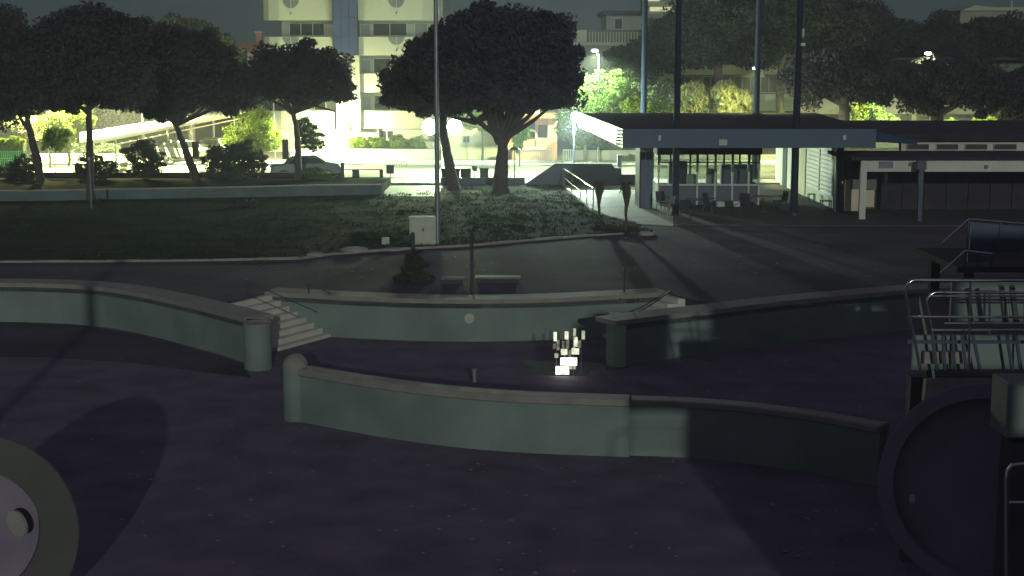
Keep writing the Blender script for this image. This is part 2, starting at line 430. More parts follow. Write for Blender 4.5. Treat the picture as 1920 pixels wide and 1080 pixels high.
# divider wall in front
DW = [G(560, 790, FZ), G(640, 806, FZ), G(720, 820, FZ), G(800, 832, FZ), G(900, 843, FZ), G(1000, 850, FZ), G(1100, 854, FZ), G(1180, 857, FZ)]
DW = smooth(DW)
DW2 = [G(1180, 857, FZ), G(1285, 861, FZ), G(1400, 872, FZ), G(1520, 890, FZ), G(1640, 915, FZ)]
DW2 = smooth(DW2)
dv = thing('divider_wall', 'free standing divider wall with pale coping, dome topped post at its left', 'pool wall')
MB().ribbon(DW, 0, .34, FZ - .03, -.17).build('wall_face', M['poolwall'], dv)
MB().ribbon(DW, -.04, .42, -.17, 0.01).build('coping', M['coping'], dv, bevel=.03)
MB().ribbon(DW2, .12, .44, FZ - .03, -.17).build('wall_face', M['poolwall'], dv)
MB().ribbon(DW2, .06, .52, -.17, -.03).build('coping', M['coping'], dv, bevel=.03)
pc = G(552, 792, FZ) + Vector((0, .3, 0)); pr = .29
MB().lathe([(pr, 0), (pr, 1.18)], (pc.x, pc.y, FZ), 28).build('post', M['poolwall'], dv, smooth=True)
MB().lathe([(pr + .004, 0), (pr + .004, .1)] + [((pr + .004) * math.cos(R(a)), .1 + .27 * math.sin(R(a))) for a in (15, 30, 45, 60, 75, 87)], (pc.x, pc.y, FZ + 1.18), 28).build('dome_cap', M['coping'], dv, smooth=True)

# water lying on the pool floor
pcn = G(1066, 690, FZ); pu = []
for a in range(0, 360, 9):
    k = 1 + .22 * math.sin(R(a) * 3 + 1) + .12 * math.sin(R(a) * 5 + 2) + .06 * math.sin(R(a) * 9)
    pu.append((pcn.x + 1.25 * k * math.cos(R(a)), pcn.y + .9 * k * math.sin(R(a))))
struct(MB().prism(pu, FZ - .01, FZ + .006).build('water', M['water']))
# little black rubber dome at the foot of the pillar
c = G(487, 690, FZ)
tag(MB().lathe([(.25, 0), (.24, .1), (.19, .2), (.1, .26), (.02, .28)], (c.x, c.y, FZ), 16).build('drain_cover', M['rubber'], smooth=True), 'black domed drain cover at the foot of the rounded wall end', 'drain cover')
c = G(889, 728, FZ) + Vector((0, .2, 0))
o = thing('floor_nozzle', 'short grey nozzle pipe standing behind the divider wall', 'nozzle', None, (c.x, c.y, FZ))
MB().tube([(0, 0, 0), (0, 0, .42)], .05, 10).build('pipe', M['galv'], o, smooth=True); MB().lathe([(.08, 0), (.08, .03), (.03, .06)], (0, 0, .42), 12).build('nozzle_head', M['galv'], o)

# hand rails of the pool steps
def rail_from(name, label, cat, pts, posts, r=.022, m=None, group=None, mid=None):
    o = thing(name, label, cat, group, pts[0] if not posts else posts[0][1])
    inv = Vector(o.location)
    MB().tube([Vector(p) - inv for p in pts], r, 8).build('handrail', m or M['steel'], o, smooth=True)
    if mid: MB().tube([Vector(p) - inv for p in mid], r * .8, 8).build('middle_rail', m or M['steel'], o, smooth=True)
    for a, b in posts: MB().tube([Vector(a) - inv, Vector(b) - inv], r, 8).build('post', m or M['steel'], o, smooth=True)
    return o
def up(p, h): return Vector((p[0], p[1], p[2] + h))
a = G(425, 566); b = Vector((a.x + 2.2, a.y - .6, -1.0))
for k, (s, lb) in enumerate(((0, 'thin dark handrail on the near side of the left pool steps'), (.9, 'thin dark handrail farther up on the left pool steps'))):
    a_ = Vector((a.x + .45 * s, a.y + s, 0)); b_ = Vector((b.x + .45 * s, b.y + s, -1.1))
    rail_from('step_handrail', lb, 'handrail', [up(a_, .45) + Vector((-.3, 0, 0)), up(a_, .5), up(b_, .75)], [(up(a_, 0), up(a_, .5))], .014, M['darkmetal'])
a = FW1; rail_from('step_handrail', 'dark sloping handrail fixed where the far pool wall meets the left steps', 'handrail', [Vector((a.x + .3, a.y - .1, .35)), Vector((a.x + .9, a.y - .14, .1)), Vector((a.x + 1.45, a.y - .1, -.35))], [(Vector((a.x + .3, a.y + .1, 0)), Vector((a.x + .3, a.y - .1, .35)))], .022, M['darkmetal'])
a = G(1183, 597, -.1); b = G(1256, 549, 0)
rail_from('step_handrail', 'dark sloping handrail at the right end of the far pool wall', 'handrail', [up(a, .05), P(1220, 572, 42.2), P(1258, 545, 43)], [(b, P(1258, 545, 43))], .022, M['darkmetal'])

# ---------------------------------------------------------------- lawn, kerb, beds
lawnfront = [G(-350, 494), G(0, 492), G(200, 491), G(400, 489), G(560, 486), G(620, 478), G(740, 469), G(880, 462), G(1000, 451), G(1100, 443), G(1200, 437)]
lawnback = [G(1196, 421), G(1150, 412), G(1105, 396), G(1075, 370), G(1045, 347), G(900, 347), G(715, 366), G(400, 372), G(60, 378), G(-350, 380)]
lawnpoly = [(p.x, p.y) for p in lawnfront + lawnback]
struct(MB().prism(lawnpoly, -.02, .03).build('lawn', M['lawn']))
kb = thing('lawn_kerb', 'pale narrow stone kerb along the front of the lawn', 'kerb')
for a, b in zip(lawnfront, lawnfront[1:]):
    L_ = (b - a).length; n_ = max(1, int(L_ / 1.0))
    for i in range(n_):
        p, q = a.lerp(b, i / n_), a.lerp(b, (i + .985) / n_)
        dz = random.uniform(-.012, .012)
        MB().bar((p.x, p.y - .05, .035 + dz), (q.x, q.y - .05, .035 + dz), .12, .09).build('kerb_stone', M['kerb'], kb)
def in_poly(x, y, poly):
    c = False; n = len(poly)
    for i in range(n):
        (x1, y1), (x2, y2) = poly[i], poly[(i + 1) % n]
        if (y1 > y) != (y2 > y) and x < (x2 - x1) * (y - y1) / (y2 - y1) + x1: c = not c
    return c
rg = random.Random(3); tv = []; tf = []
while len(tf) < 26000:
    x, y = rg.uniform(-30, 7), rg.uniform(49, 84)
    if not in_poly(x, y, lawnpoly): continue
    dens = .5 + .5 * math.sin(x * .9 + math.sin(y * .7) * 2) * math.sin(y * .8 + x * .3)
    if rg.random() > .25 + .75 * dens: continue
    for _ in range(4):
        a = rg.uniform(0, 6.28); xx = x + rg.uniform(-.15, .15); yy = y + rg.uniform(-.15, .15); h = rg.uniform(.03, .09) * (.6 + dens); w = .03
        k = len(tv); tv += [(xx - w * math.cos(a), yy - w * math.sin(a), .03), (xx + w * math.cos(a), yy + w * math.sin(a), .03), (xx + rg.uniform(-.06, .06), yy + rg.uniform(-.06, .06), .03 + h)]; tf.append((k, k+1, k+2))
me = bpy.data.meshes.new('grass'); me.from_pydata(tv, [], tf); me.materials.append(M['grass'])
struct(link(bpy.data.objects.new('grass', me)), 'stuff')
rl = random.Random(9); tv = []; tf = []
for k in range(520):
    if k % 3: x, y, z = rl.uniform(-12, 11), rl.uniform(20, 40), FZ + .006
    else: x, y, z = rl.uniform(-16, 16), rl.uniform(46, 56), .036
    if rl.random() < .5: x = x * .6
    w = rl.uniform(.02, .06); a = rl.uniform(0, 6.28); q_ = len(tv)
    for b in (0, 1.5, 3.14, 4.6): tv.append((x + w * math.cos(a + b), y + w * math.sin(a + b) * (1.6 if b in (0, 3.14) else 1), z + rl.uniform(0, .02)))
    tf.append((q_, q_+1, q_+2, q_+3))
me = bpy.data.meshes.new('fallen_leaves'); me.from_pydata(tv, [], tf); me.materials.append(M['tile'])
struct(link(bpy.data.objects.new('fallen_leaves', me)), 'stuff')
# stones, rubble at the front of the lawn
def rock(c, sx_, sy_, sz_, label, seed, m=None):
    bm = bmesh.new(); bmesh.ops.create_icosphere(bm, subdivisions=2, radius=1); rr = random.Random(seed)
    for v in bm.verts:
        k = rr.uniform(.85, 1.1); v.co = Vector((v.co.x * sx_ * k, v.co.y * sy_ * k, max(-.5, v.co.z) * sz_ * k + sz_ * .45))
    me = bpy.data.meshes.new('stone'); bm.to_mesh(me); bm.free(); me.materials.append(m or M['kerb'])
    o = link(bpy.data.objects.new('stone', me)); o.location = c; return tag(o, label, 'stone', 'pale stones at the front of the lawn')
rock(G(590, 481), .35, .25, .12, 'long low pale stone at the lawn front, leftmost of the row', 1)
rock(G(665, 473), .55, .3, .15, 'large flat pale stone on the lawn front left of the white cabinet', 2)
rock(G(735, 470), .45, .2, .08, 'low pale stone directly left of the cabinet foot', 3)
rock(G(1210, 441), .35, .25, .12, 'small pale stone at the corner of the lit path and dark deck', 5)
c = G(723, 459); MB_ = MB().box(-.14, .14, -.12, .12, 0, .28); o = MB_.build('meter_box', M['cab'], bevel=.015); o.location = c; tag(o, 'small pale meter box on the lawn left of the white cabinet', 'box')

# low boundary wall with planting bed behind
bw = [G(-350, 379), G(60, 378), G(400, 372), G(600, 367), G(715, 366)]
o = thing('boundary_wall', 'long low blue-green boundary wall behind the lawn, below the pines', 'wall')
MB().ribbon(bw, 0, .25, -.05, .52).build('wall_face', M['lowwall'], o)
MB().ribbon(bw, -.03, .28, .52, .58).build('wall_cap', M['kerb'], o)
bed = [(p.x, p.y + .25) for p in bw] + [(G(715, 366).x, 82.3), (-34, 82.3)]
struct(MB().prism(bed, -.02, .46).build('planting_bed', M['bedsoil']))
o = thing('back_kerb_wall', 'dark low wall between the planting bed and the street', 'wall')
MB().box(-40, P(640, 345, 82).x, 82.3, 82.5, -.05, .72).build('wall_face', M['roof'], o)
bk = [(x, 348) for x in (60, 95, 250)]
# hard surfaces round the gate
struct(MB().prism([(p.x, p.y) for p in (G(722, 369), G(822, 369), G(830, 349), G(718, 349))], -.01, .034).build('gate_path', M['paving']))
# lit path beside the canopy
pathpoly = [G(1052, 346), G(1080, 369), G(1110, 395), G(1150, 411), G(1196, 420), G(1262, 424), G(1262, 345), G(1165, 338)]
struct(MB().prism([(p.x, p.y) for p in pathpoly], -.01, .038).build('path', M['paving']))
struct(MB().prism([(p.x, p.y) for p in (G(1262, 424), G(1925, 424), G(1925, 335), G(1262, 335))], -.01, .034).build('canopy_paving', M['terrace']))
o = thing('path_kerb', 'white edging along the slanting left side of the lit path', 'kerb')
for a, b in zip(pathpoly[:4], pathpoly[1:5]): MB().bar(up(a, .05), up(b, .05), .14, .12).build('kerb_stone', M['paving'], o)

# ================================================================ STREET FURNITURE NEAR THE GATE
Yg = 82.0
def post_box(name, label, cat, x0, x1, y0, y1, Y, d, m, group=None, bevel=.02, zb=None):
    a = P(x0, y1, Y); b = P(x1, y0, Y)
    o = box(name, m, None, 0, b.x - a.x, 0, d, 0, b.z - (a.z if zb is None else zb), bevel=bevel)
    o.location = (a.x, Y, a.z if zb is None else zb); return tag(o, label, cat, group)
dk = thing('ramp_wall', 'dark blue parapet wall with slanting left end beside the lit path', 'wall')
a = [P(985, 347, 82), P(1042, 308, 82), P(1148, 309, 82), P(1152, 315, 82), P(1165, 315, 82), P(1166, 347, 82)]
MB().vprism([(p.x, p.z if i not in (0, 5) else 0.0) for i, p in enumerate(a)], 82, 82.35).build('wall_face', M['blue'], dk)
MB().bar((a[1].x, 82.17, a[1].z + .03), (a[2].x, 82.17, a[2].z + .03), .4, .05).build('wall_cap', M['roof'], dk)
MB().bar((a[0].x, 82.17, .05), (a[1].x, 82.17, a[1].z + .03), .4, .05).build('wall_cap', M['roof'], dk)
tag(box('low_wall', M['roof'], None, P(1166, 345, 82).x, P(1200, 345, 82).x, 82.1, 82.35, 0, .62), 'short dark wall between the blue parapet and the kiosk column', 'wall')
tag(box('low_wall', M['blue'], None, P(822, 345, 80).x, P(985, 345, 80).x, 82.3, 82.5, 0, .42), 'low dark wall behind the big pine, left of the blue parapet', 'wall')
# fence panel + gate
fx0, fx1 = P(643, 345, Yg).x, P(716, 345, Yg).x
o = thing('street_fence', 'metal fence panel with top rail and short spikes left of the gate', 'fence')
MB().bar((fx0, Yg, P(0, 318, Yg).z), (fx1, Yg, P(0, 318, Yg).z), .05, .05).build('top_rail', M['darkmetal'], o)
MB().bar((fx0, Yg, P(0, 344, Yg).z), (fx1, Yg, P(0, 344, Yg).z), .05, .06).build('bottom_rail', M['darkmetal'], o)
for i in range(16):
    x = fx0 + (fx1 - fx0) * (i + .5) / 16; h = .32 if i % 4 == 1 else .16
    MB().tube([(x, Yg, P(0, 344, Yg).z), (x, Yg, P(0, 344, Yg).z + h)], .012, 5).build('spike', M['darkmetal'], o)
for nm, x, t_, lb in (('gate_post', 642, 304, 'tall dark gate post at the left end of the fence panel'), ('gate_post', 715, 318, 'thick dark gate post between the fence panel and the opening')):
    q = P(x, t_, Yg); tag(box(nm, M['darkmetal'], None, q.x - .1, q.x + .1, Yg - .1, Yg + .1, 0, q.z, bevel=.01), lb, 'post')
tag(box('low_wall', M['lowwall'], None, P(600, 0, 82).x, P(712, 0, 82).x, 81.75, 81.95, 0, P(0, 347, 82).z + .25), 'low wall under the spiked fence panel', 'wall')
o = thing('gate_rail', 'thin low steel gate rail across the bright opening', 'gate')
x0, x1 = P(722, 0, Yg).x, P(818, 0, Yg).x
for z in (.12, .45): MB().tube([(x0, Yg, z), (x1, Yg, z)], .018, 6).build('rail', M['darkmetal'], o)
for x in (x0 + .1, x0 + .9, x0 + 1.7, x1): MB().tube([(x, Yg, 0.04), (x, Yg, .45)], .015, 6).build('picket', M['darkmetal'], o)
# signs on posts
def sign(label, cat, x0, x1, y0, y1, yb, Y, m, group=None):
    a, b = P(x0, y1, Y), P(x1, y0, Y); cx = (a.x + b.x) / 2; zb = G(0, yb).z
    o = thing('street_sign', label, cat, group, (cx, Y, 0)); w = (b.x - a.x) / 2
    MB().box(-w, w, -.02, .02, a.z, b.z).build('panel', m, o, bevel=.008)
    MB().box(-w - .02, w + .02, .021, .04, a.z - .02, b.z + .02).build('back_frame', M['darkmetal'], o)
    MB().tube([(0, .06, 0), (0, .06, b.z)], .025, 8).build('pole', M['galv'], o)
    return o
sign('small dark square sign hanging on the spiked fence panel', 'sign', 661, 673, 318, 332, 345, 82.2, M['darkmetal'])
sign('dark square sign on a thin pole in the bright gate opening', 'sign', 725, 738, 310, 325, 350, 81.5, M['darkmetal'])
sign('tall dark notice panel on a post right of the leaning third pine', 'sign', 361, 372, 265, 297, 340, 86, M['darkmetal'])
sign('tall dark notice panel on a post left of the fourth pine trunk', 'sign', 530, 540, 262, 298, 340, 87, M['darkmetal'])
# yellow-green lit barriers across the road
def barrier(label, x0, x1, y0, y1, Y, m, nb, cat='fence'):
    o = thing('railing', label, cat); a, b = P(x0, y1, Y), P(x1, y0, Y)
    MB().tube([(a.x, Y, b.z), (b.x, Y, b.z)], .03, 6).build('top_rail', m, o); MB().tube([(a.x, Y, a.z + .05), (b.x, Y, a.z + .05)], .03, 6).build('bottom_rail', m, o)
    for i in range(nb):
        x = a.x + (b.x - a.x) * i / (nb - 1); MB().tube([(x, Y, a.z), (x, Y, b.z)], .022, 5).build('picket', m, o)
    return o
barrier('short dark railing seen above the spiked fence panel', 646, 680, 303, 318, 97, M['darkmetal'], 8)
barrier('short dark railing seen behind the square sign in the gate opening', 722, 762, 303, 318, 97, M['darkmetal'], 10)
barrier('white picket fence in front of the orange house', 966, 1040, 281, 305, 99, M['whitemetal'], 22)
barrier('short white picket gate right of the orange house corner', 1056, 1076, 281, 305, 99, M['whitemetal'], 7)
barrier('bright green metal railing at the far left of the street', -40, 49, 284, 299, 88, M['greenmetal'], 26)
barrier('lower green metal railing at the far left of the street', -40, 46, 301, 318, 87.4, M['greenmetal'], 24)
barrier('dim railing behind the trunk foot of the leaning third pine', 372, 452, 322, 343, 83.2, M['galv'], 20)
# bins
def bin_(label, x0, x1, y0, Y, m=None):
    a = P(x0, 345, Y); b = P(x1, y0, Y); w = b.x - a.x
    o = thing('waste_container', label, 'waste container', 'dark waste containers by the street', ((a.x + b.x) / 2, Y, 0)); h = b.z
    MB().hexa([(-w*.46,-.35,.1),(w*.46,-.35,.1),(-w*.46,.35,.1),(w*.46,.35,.1),(-w/2,-.4,h-.12),(w/2,-.4,h-.12),(-w/2,.4,h-.12),(w/2,.4,h-.12)]).build('body', m or M['leafdark'], o)
    MB().hexa([(-w*.52,-.43,h-.12),(w*.52,-.43,h-.12),(-w*.52,.43,h-.12),(w*.52,.43,h-.12),(-w*.5,-.4,h-.04),(w*.5,-.4,h-.04),(-w*.5,.3,h),(w*.5,.3,h)]).build('lid', M['darkmetal'], o)
    for s in (-1, 1): MB().tube([(s*w*.38-.04, -.3, .08), (s*w*.38+.04, -.3, .08)], .08, 10).build('wheel', M['rubber'], o)
bin_('wide dark waste container left of the leaning trunk by the gate', 828, 862, 313, 83.5)
bin_('wide dark waste container right of the leaning trunk', 864, 883, 313, 83.5)
bin_('narrow dark waste container between the leaning trunk and the big pine', 900, 916, 313, 83.5)
sign('small dark sign between two waste containers', 'sign', 886, 894, 312, 320, 343, 84.3, M['darkmetal'])
# post with a domed cap
c = P(965, 345, 84); o = thing('path_light', 'unlit path light with a dark domed hood, right of the big pine trunk', 'path light', None, (c.x, 84, 0))
zt = P(0, 276, 84).z
MB().tube([(0, 0, 0), (0, 0, zt - .1)], .045, 8).build('pole', M['galv'], o)
MB().lathe([(.33, 0), (.30, .06), (.18, .13), (.05, .16)], (0, 0, zt - .14), 16).build('hood', M['darkmetal'], o, smooth=True)
# white panel post (1165..)
post_box('info_pillar', 'slim grey information pillar beside the start of the lit path', 'pillar', 1157, 1166, 291, 330, 84, .3, M['galv'], zb=0.0)

# ================================================================ VEHICLES
def car(label, loc, rz, paint, light=False):
    o = thing('parked_car', label, 'car', None, loc); o.rotation_euler.z = rz
    prof = [(-2.05,.35),(-2.1,.75),(-1.95,.88),(-1.25,.95),(-.75,1.38),(.65,1.42),(1.35,1.02),(1.95,.92),(2.08,.7),(2.05,.35)]
    k = MB()
    for y, s in ((-.84, 1), (-.72, 1.0), (.72, 1.0), (.84, 1)):
        for (x, z) in prof:
            taper = .16 if z > 1.1 else 0
            yy = y if abs(y) < .8 else math.copysign(.84 - taper, y)
            k.v.append((x, yy if abs(y) > .8 else math.copysign(.72 - taper, y), z - (.05 if abs(y) > .8 else 0)))
    n = len(prof)
    for r in range(3):
        for i in range(n):
            j = (i + 1) % n; k.f.append((r*n+i, r*n+j, (r+1)*n+j, (r+1)*n+i))
    k.f.append(tuple(range(n))[::-1]); k.f.append(tuple(3*n+i for i in range(n)))
    k.build('body', paint, o, smooth=True)
    for s in (-1, 1):
        MB().hexa([(-1.1,s*.845,.97),(1.15,s*.845,1.0),(-1.1,s*.86,.97),(1.15,s*.86,1.0),(-.72,s*.69,1.3),(.6,s*.69,1.33),(-.72,s*.71,1.3),(.6,s*.71,1.33)]).build('side_window', M['carglass'], o)
        for x in (-1.3, 1.3):
            w = MB().tube([(x, s*.66, .32), (x, s*.87, .32)], .32, 16).build('wheel', M['rubber'], o, smooth=True)
            MB().tube([(x, s*.872, .32), (x, s*.885, .32)], .2, 12).build('rim', M['steel'], w)
        MB().box(-2.14, -2.04, s*.6-.16, s*.6+.16, .62, .75).build('headlight', M['headlight'] if light else M['plate'], o)
    MB().hexa([(-1.24,-.6,.98),(-1.22,-.6,.96),(-1.24,.6,.98),(-1.22,.6,.96),(-.79,-.52,1.37),(-.76,-.52,1.35),(-.79,.52,1.37),(-.76,.52,1.35)]).build('windscreen', M['carglass'], o)
    return o
car('dark blue parked car behind the fence, left and right of the fourth pine trunk', (P(565, 0, 86.6).x, 86.6, 0), R(12), M['carpaint'], True)
car('white parked car under the long carport', (P(330, 0, 101).x, 101, .13), R(150), M['carwhite'])
car('silver parked car at the far end under the long carport', (P(398, 0, 107).x, 107, 0), R(150), M['galv'])

# ================================================================ FAR SIDE OF THE STREET
# white boundary walls
def bwall(label, x0, x1, y0, Y, m, cap=True):
    a, b = P(x0, y0, Y), P(x1, y0, Y)
    o = thing('garden_wall', label, 'wall'); MB().box(a.x, b.x, Y, Y + .25, 0, a.z).build('wall_face', m, o)
    MB().box(a.x - .04, b.x + .04, Y - .04, Y + .29, a.z, a.z + .05).build('wall_cap', m, o)
bwall('bright white garden wall below the apartment block hedge', 545, 822, 281, 101.8, M['white'])
bwall('bright white garden wall behind the small round tree at the left', 60, 232, 290, 101.8, M['white'])
bwall('pale garden wall below the green tree left of the canopy', 1077, 1235, 283, 101.8, M['cream'])
bwall('pale garden wall behind the kiosk glazing', 1240, 1500, 292, 101.8, M['cream'])
# hedges
def hedge(label, x0, x1, y0, y1, Y, m, n, seed, dep=.7):
    a, b = P(x0, y1, Y), P(x1, y0, Y); cx = (a.x + b.x) / 2; cz = a.z
    o = thing('hedge', label, 'hedge', None, (cx, Y, cz)); w = (b.x - a.x) / 2; h = b.z - a.z
    k = max(2, int(w * 2 / 1.2)); L = [(-w + (i + .5) * 2 * w / k, 0, h * .5, w / k * 1.15, dep, h * .55) for i in range(k)]
    leaf_mesh('foliage', L, m, o, n, .15, seed, clump=.3, fill=.4)
    MB().box(-w * .97, w * .97, -dep * .4, dep * .4, -max(.02, cz - .0), h * .45).build('branch_mass', M['leafdark'], o)
hedge('bright green clipped hedge above the white apartment wall', 655, 800, 255, 281, 102.6, M['leafyel'], 9000, 11)
hedge('bright green hedge at the far left above the green railing', -30, 46, 258, 278, 90, M['leafyel'], 4000, 12)
hedge('dark flat topped hedge above the white wall at the left', 134, 224, 268, 290, 102.6, M['leafdark'], 6000, 13)
hedge('dark green hedge left of the canopy above the pale wall', 1078, 1190, 268, 285, 102.8, M['leaf'], 5000, 14)

# apartment block --------------------------------------------------
YA = 113.0
def pxr(x0, x1, Y): return P(x0, 0, Y).x, P(x1, 0, Y).x
def pz(y, Y): return P(960, y, Y).z
ap = thing('apartment_block', 'large pale apartment block with banded balconies and a blue glass stair tower', 'building', None, (P(655, 0, YA).x, YA, 0))
AI = Vector(ap.location)
def apb(name, m, x0, x1, y0, y1, d0, d1, bevel=0):
    a, b = pxr(x0, x1, YA + d0); z0, z1 = pz(y1, YA + d0), pz(y0, YA + d0)
    return MB().box(a - AI.x, b - AI.x, d0, d1, z0, z1).build(name, m, ap, bevel=bevel)
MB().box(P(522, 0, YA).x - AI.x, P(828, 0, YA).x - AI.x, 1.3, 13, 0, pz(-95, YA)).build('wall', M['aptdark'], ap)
bands = [(-78, -33), (-5 - 0, 38), (69, 104), (138, 173), (208, 241)]
for i, (t, b) in enumerate(bands):
    t = -33 + 0 if i == 0 else t
    if i == 0: t, b = -100, -64
    if i == 1: t = -30
    z0, z1 = pz(b, YA), pz(t, YA)
    # left balcony with rounded outer corner
    xl, xr = P(488, 0, YA).x - AI.x, P(622, 0, YA).x - AI.x
    for (x0_, x1_, sgn) in ((xl, xr, 1), (P(671, 0, YA).x - AI.x, P(826, 0, YA).x - AI.x, -1)):
        if sgn == 1: poly = [(x1_, 0), (x0_ + 1.4, 0), (x0_ + .6, .15), (x0_ + .15, .6), (x0_, 1.3), (x0_ + .15, 1.3), (x0_ + .3, .68), (x0_ + .7, .3), (x0_ + 1.4, .15), (x1_, .15)]
        else: poly = [(x0_, 0), (x1_ - 1.4, 0), (x1_ - .6, .15), (x1_ - .15, .6), (x1_, 1.3), (x1_ - .15, 1.3), (x1_ - .3, .68), (x1_ - .7, .3), (x1_ - 1.4, .15), (x0_, .15)]
        MB().prism(poly, z0, z1).build('balcony_parapet', M['apt'], ap)
        sl = [(p[0], p[1]) for p in poly[:5]] + [(poly[4][0], 1.3), (poly[0][0], 1.3)]
        MB().prism([(p[0], p[1] + .02) for p in poly[:5]] + [(poly[0][0], 1.31)], z0 + .02, z0 + .16).build('balcony_slab', M['apt'], ap)
# half round openings in parapets
for (x, y, r_) in ((545, 0, 15), (743, -1, 15), (743, 69, 15), (545, 70, 15)):
    c = P(x, y, YA - .02); r = r_ * YA / F
    poly = [(c.x - AI.x + r * math.cos(R(a)), c.z + r * math.sin(R(a))) for a in range(180, 361, 15)]
    MB().vprism(poly, -.025, -.004).build('half_round_opening', M['shutter'], ap)
    MB().box(c.x - AI.x - .02, c.x - AI.x + .02, -.05, -.026, c.z - r, c.z).build('opening_bar', M['apt'], ap)
    q = P(x, y + 25, YA); MB().box(q.x - AI.x - .05, q.x - AI.x + .05, -.06, -.003, q.z - .08, q.z + .08).build('drain_spout', M['darkmetal'], ap)
# windows
def window(parent, m_in, x0, x1, y0, y1, Y, AI, dy=-.06, frame=None, mull=1):
    a, b = pxr(x0, x1, Y); z0, z1 = pz(y1, Y), pz(y0, Y); a -= AI.x; b -= AI.x; yy = Y - AI.y + dy; w = .06
    f = MB().box(a, a + w, yy - .05, yy, z0, z1).box(b - w, b, yy - .05, yy, z0, z1).box(a + w, b - w, yy - .05, yy, z1 - w, z1).box(a + w, b - w, yy - .05, yy, z0, z0 + w)
    for k in range(1, mull + 1):
        x = a + (b - a) * k / (mull + 1); f.box(x - .03, x + .03, yy - .048, yy - .004, z0 + w, z1 - w)
    f = f.build('window', frame or M['apt'], parent)
    MB().box(a + w, b - w, yy - .02, yy - .015, z0 + w, z1 - w).build('pane', m_in, f)
    return f
YR = YA + 1.3
for (y0, y1) in ((40, 68), (106, 137), (175, 207)):
    window(ap, M['carglass'], 541, 608, y0 + 3, y1, YR, AI, mull=2)
    window(ap, M['carglass'], 698, 763, y0 + 3, y1, YR, AI, mull=1)
    window(ap, M['shutter'], 776, 802, y0 + 3, y1, YR, AI, mull=0)
    window(ap, M['shutter'], 674, 694, y0 + 5, y1, YR, AI, mull=0, frame=M['aptdark'])
window(ap, M['carglass'], 708, 736, 244, 262, YR, AI, frame=M['whitemetal'])
apb('wall_panel', M['aptdark'], 674, 706, 243, 262, .9, 1.28); apb('wall_panel', M['aptdark'], 738, 800, 243, 262, .9, 1.28)
# stair tower
a, b = pxr(623, 669, YA - .6); a -= AI.x; b -= AI.x
zt, zb = pz(-95, YA), pz(103, YA - .6)
MB().box(a, b, -.55, 1.2, zb, zt).build('stair_tower', M['darkin'], ap)
zz = [pz(y, YA - .6) for y in (103, 69, 33, -2, -36, -70)]
for i in range(5):
    for j in range(3):
        xa, xb = a + (b - a) * j / 3, a + (b - a) * (j + 1) / 3
        MB().box(xa + .03, xb - .03, -.6, -.56, zz[i] + .03, zz[i + 1] - .03).build('glass_panel', M['towerglass'], ap)
apb('pilaster', M['apt'], 657, 672, 104, 245, -.3, 1.2); apb('pilaster', M['apt'], 627, 640, 104, 245, -.1, 1.2)
apb('stair_shaft', M['shutter'], 640.5, 656.5, 104, 238, .1, 1.2)
apb('base_wall', M['apt'], 488, 640, 242, 292, .2, 1.2)
# entrance lamp
wlp = thing('entrance_lamp', 'very bright warm lamp at the foot of the apartment stair tower', 'lamp', None, tuple(P(650, 240, YA - 1.0)))
MB().lathe([(.05, -.12), (.12, -.06), (.12, .06), (.05, .12)], (0, 0, 0), 12).build('bulb', M['lampwarm'], wlp, smooth=True)
MB().bar((0, .1, 0), (0, .72, 0), .05, .05).build('bracket', M['galv'], wlp)
lamp(wlp, (0, -.25, 0), 6000, (1, .97, .55), .12)
wlp2 = thing('balcony_lamp', 'small blue-white lamp on an arm above the fourth pine fork', 'lamp', None, (P(508, 0, 99).x, 99, 0))
zl = pz(190, 99)
MB().tube([(0, 0, 0), (0, 0, zl - .1), (.3, 0, zl + .15), (1.9, 0, zl + .12)], .045, 8).build('pole', M['galv'], wlp2, smooth=True)
MB().box(1.9, 2.35, -.1, .1, zl + .05, zl + .16).build('lamp_head', M['galv'], wlp2); MB().box(2.05, 2.3, -.08, .08, zl - .02, zl + .048).build('bulb', M['lampsmall'], wlp2)
lamp(wlp2, (2.15, 0, zl - .14), 20000, (.86, 1, .45), .1, 'SPOT', R(150), (0, 0, 0), .5)

# house with chimney
hc = thing('tiled_house', 'small pale house with tiled roof and chimney left of the apartment block', 'building', None, (P(450, 0, 128).x, 128, 0))
a, b = pxr(405, 505, 128); I_ = Vector(hc.location)
MB().box(a - I_.x, b - I_.x, 0, 8, 0, pz(97, 128)).build('wall', M['cream'], hc)
MB().vprism([(a - I_.x - .3, pz(97, 128)), (b - I_.x + .3, pz(97, 128)), (b - I_.x - 1.2, pz(78, 128)), (a - I_.x + 1.6, pz(84, 128))], -.4, 8.2).build('roof', M['terracotta'], hc)
q = P(486, 62, 128.6); ch = MB().box(q.x - I_.x - .25, q.x - I_.x + .25, .4, .9, pz(98, 128), q.z).build('chimney', M['orange'], hc)
MB().box(q.x - I_.x - .36, q.x - I_.x + .36, .3, 1.0, q.z, q.z + .15).build('chimney_cap', M['cream'], ch)
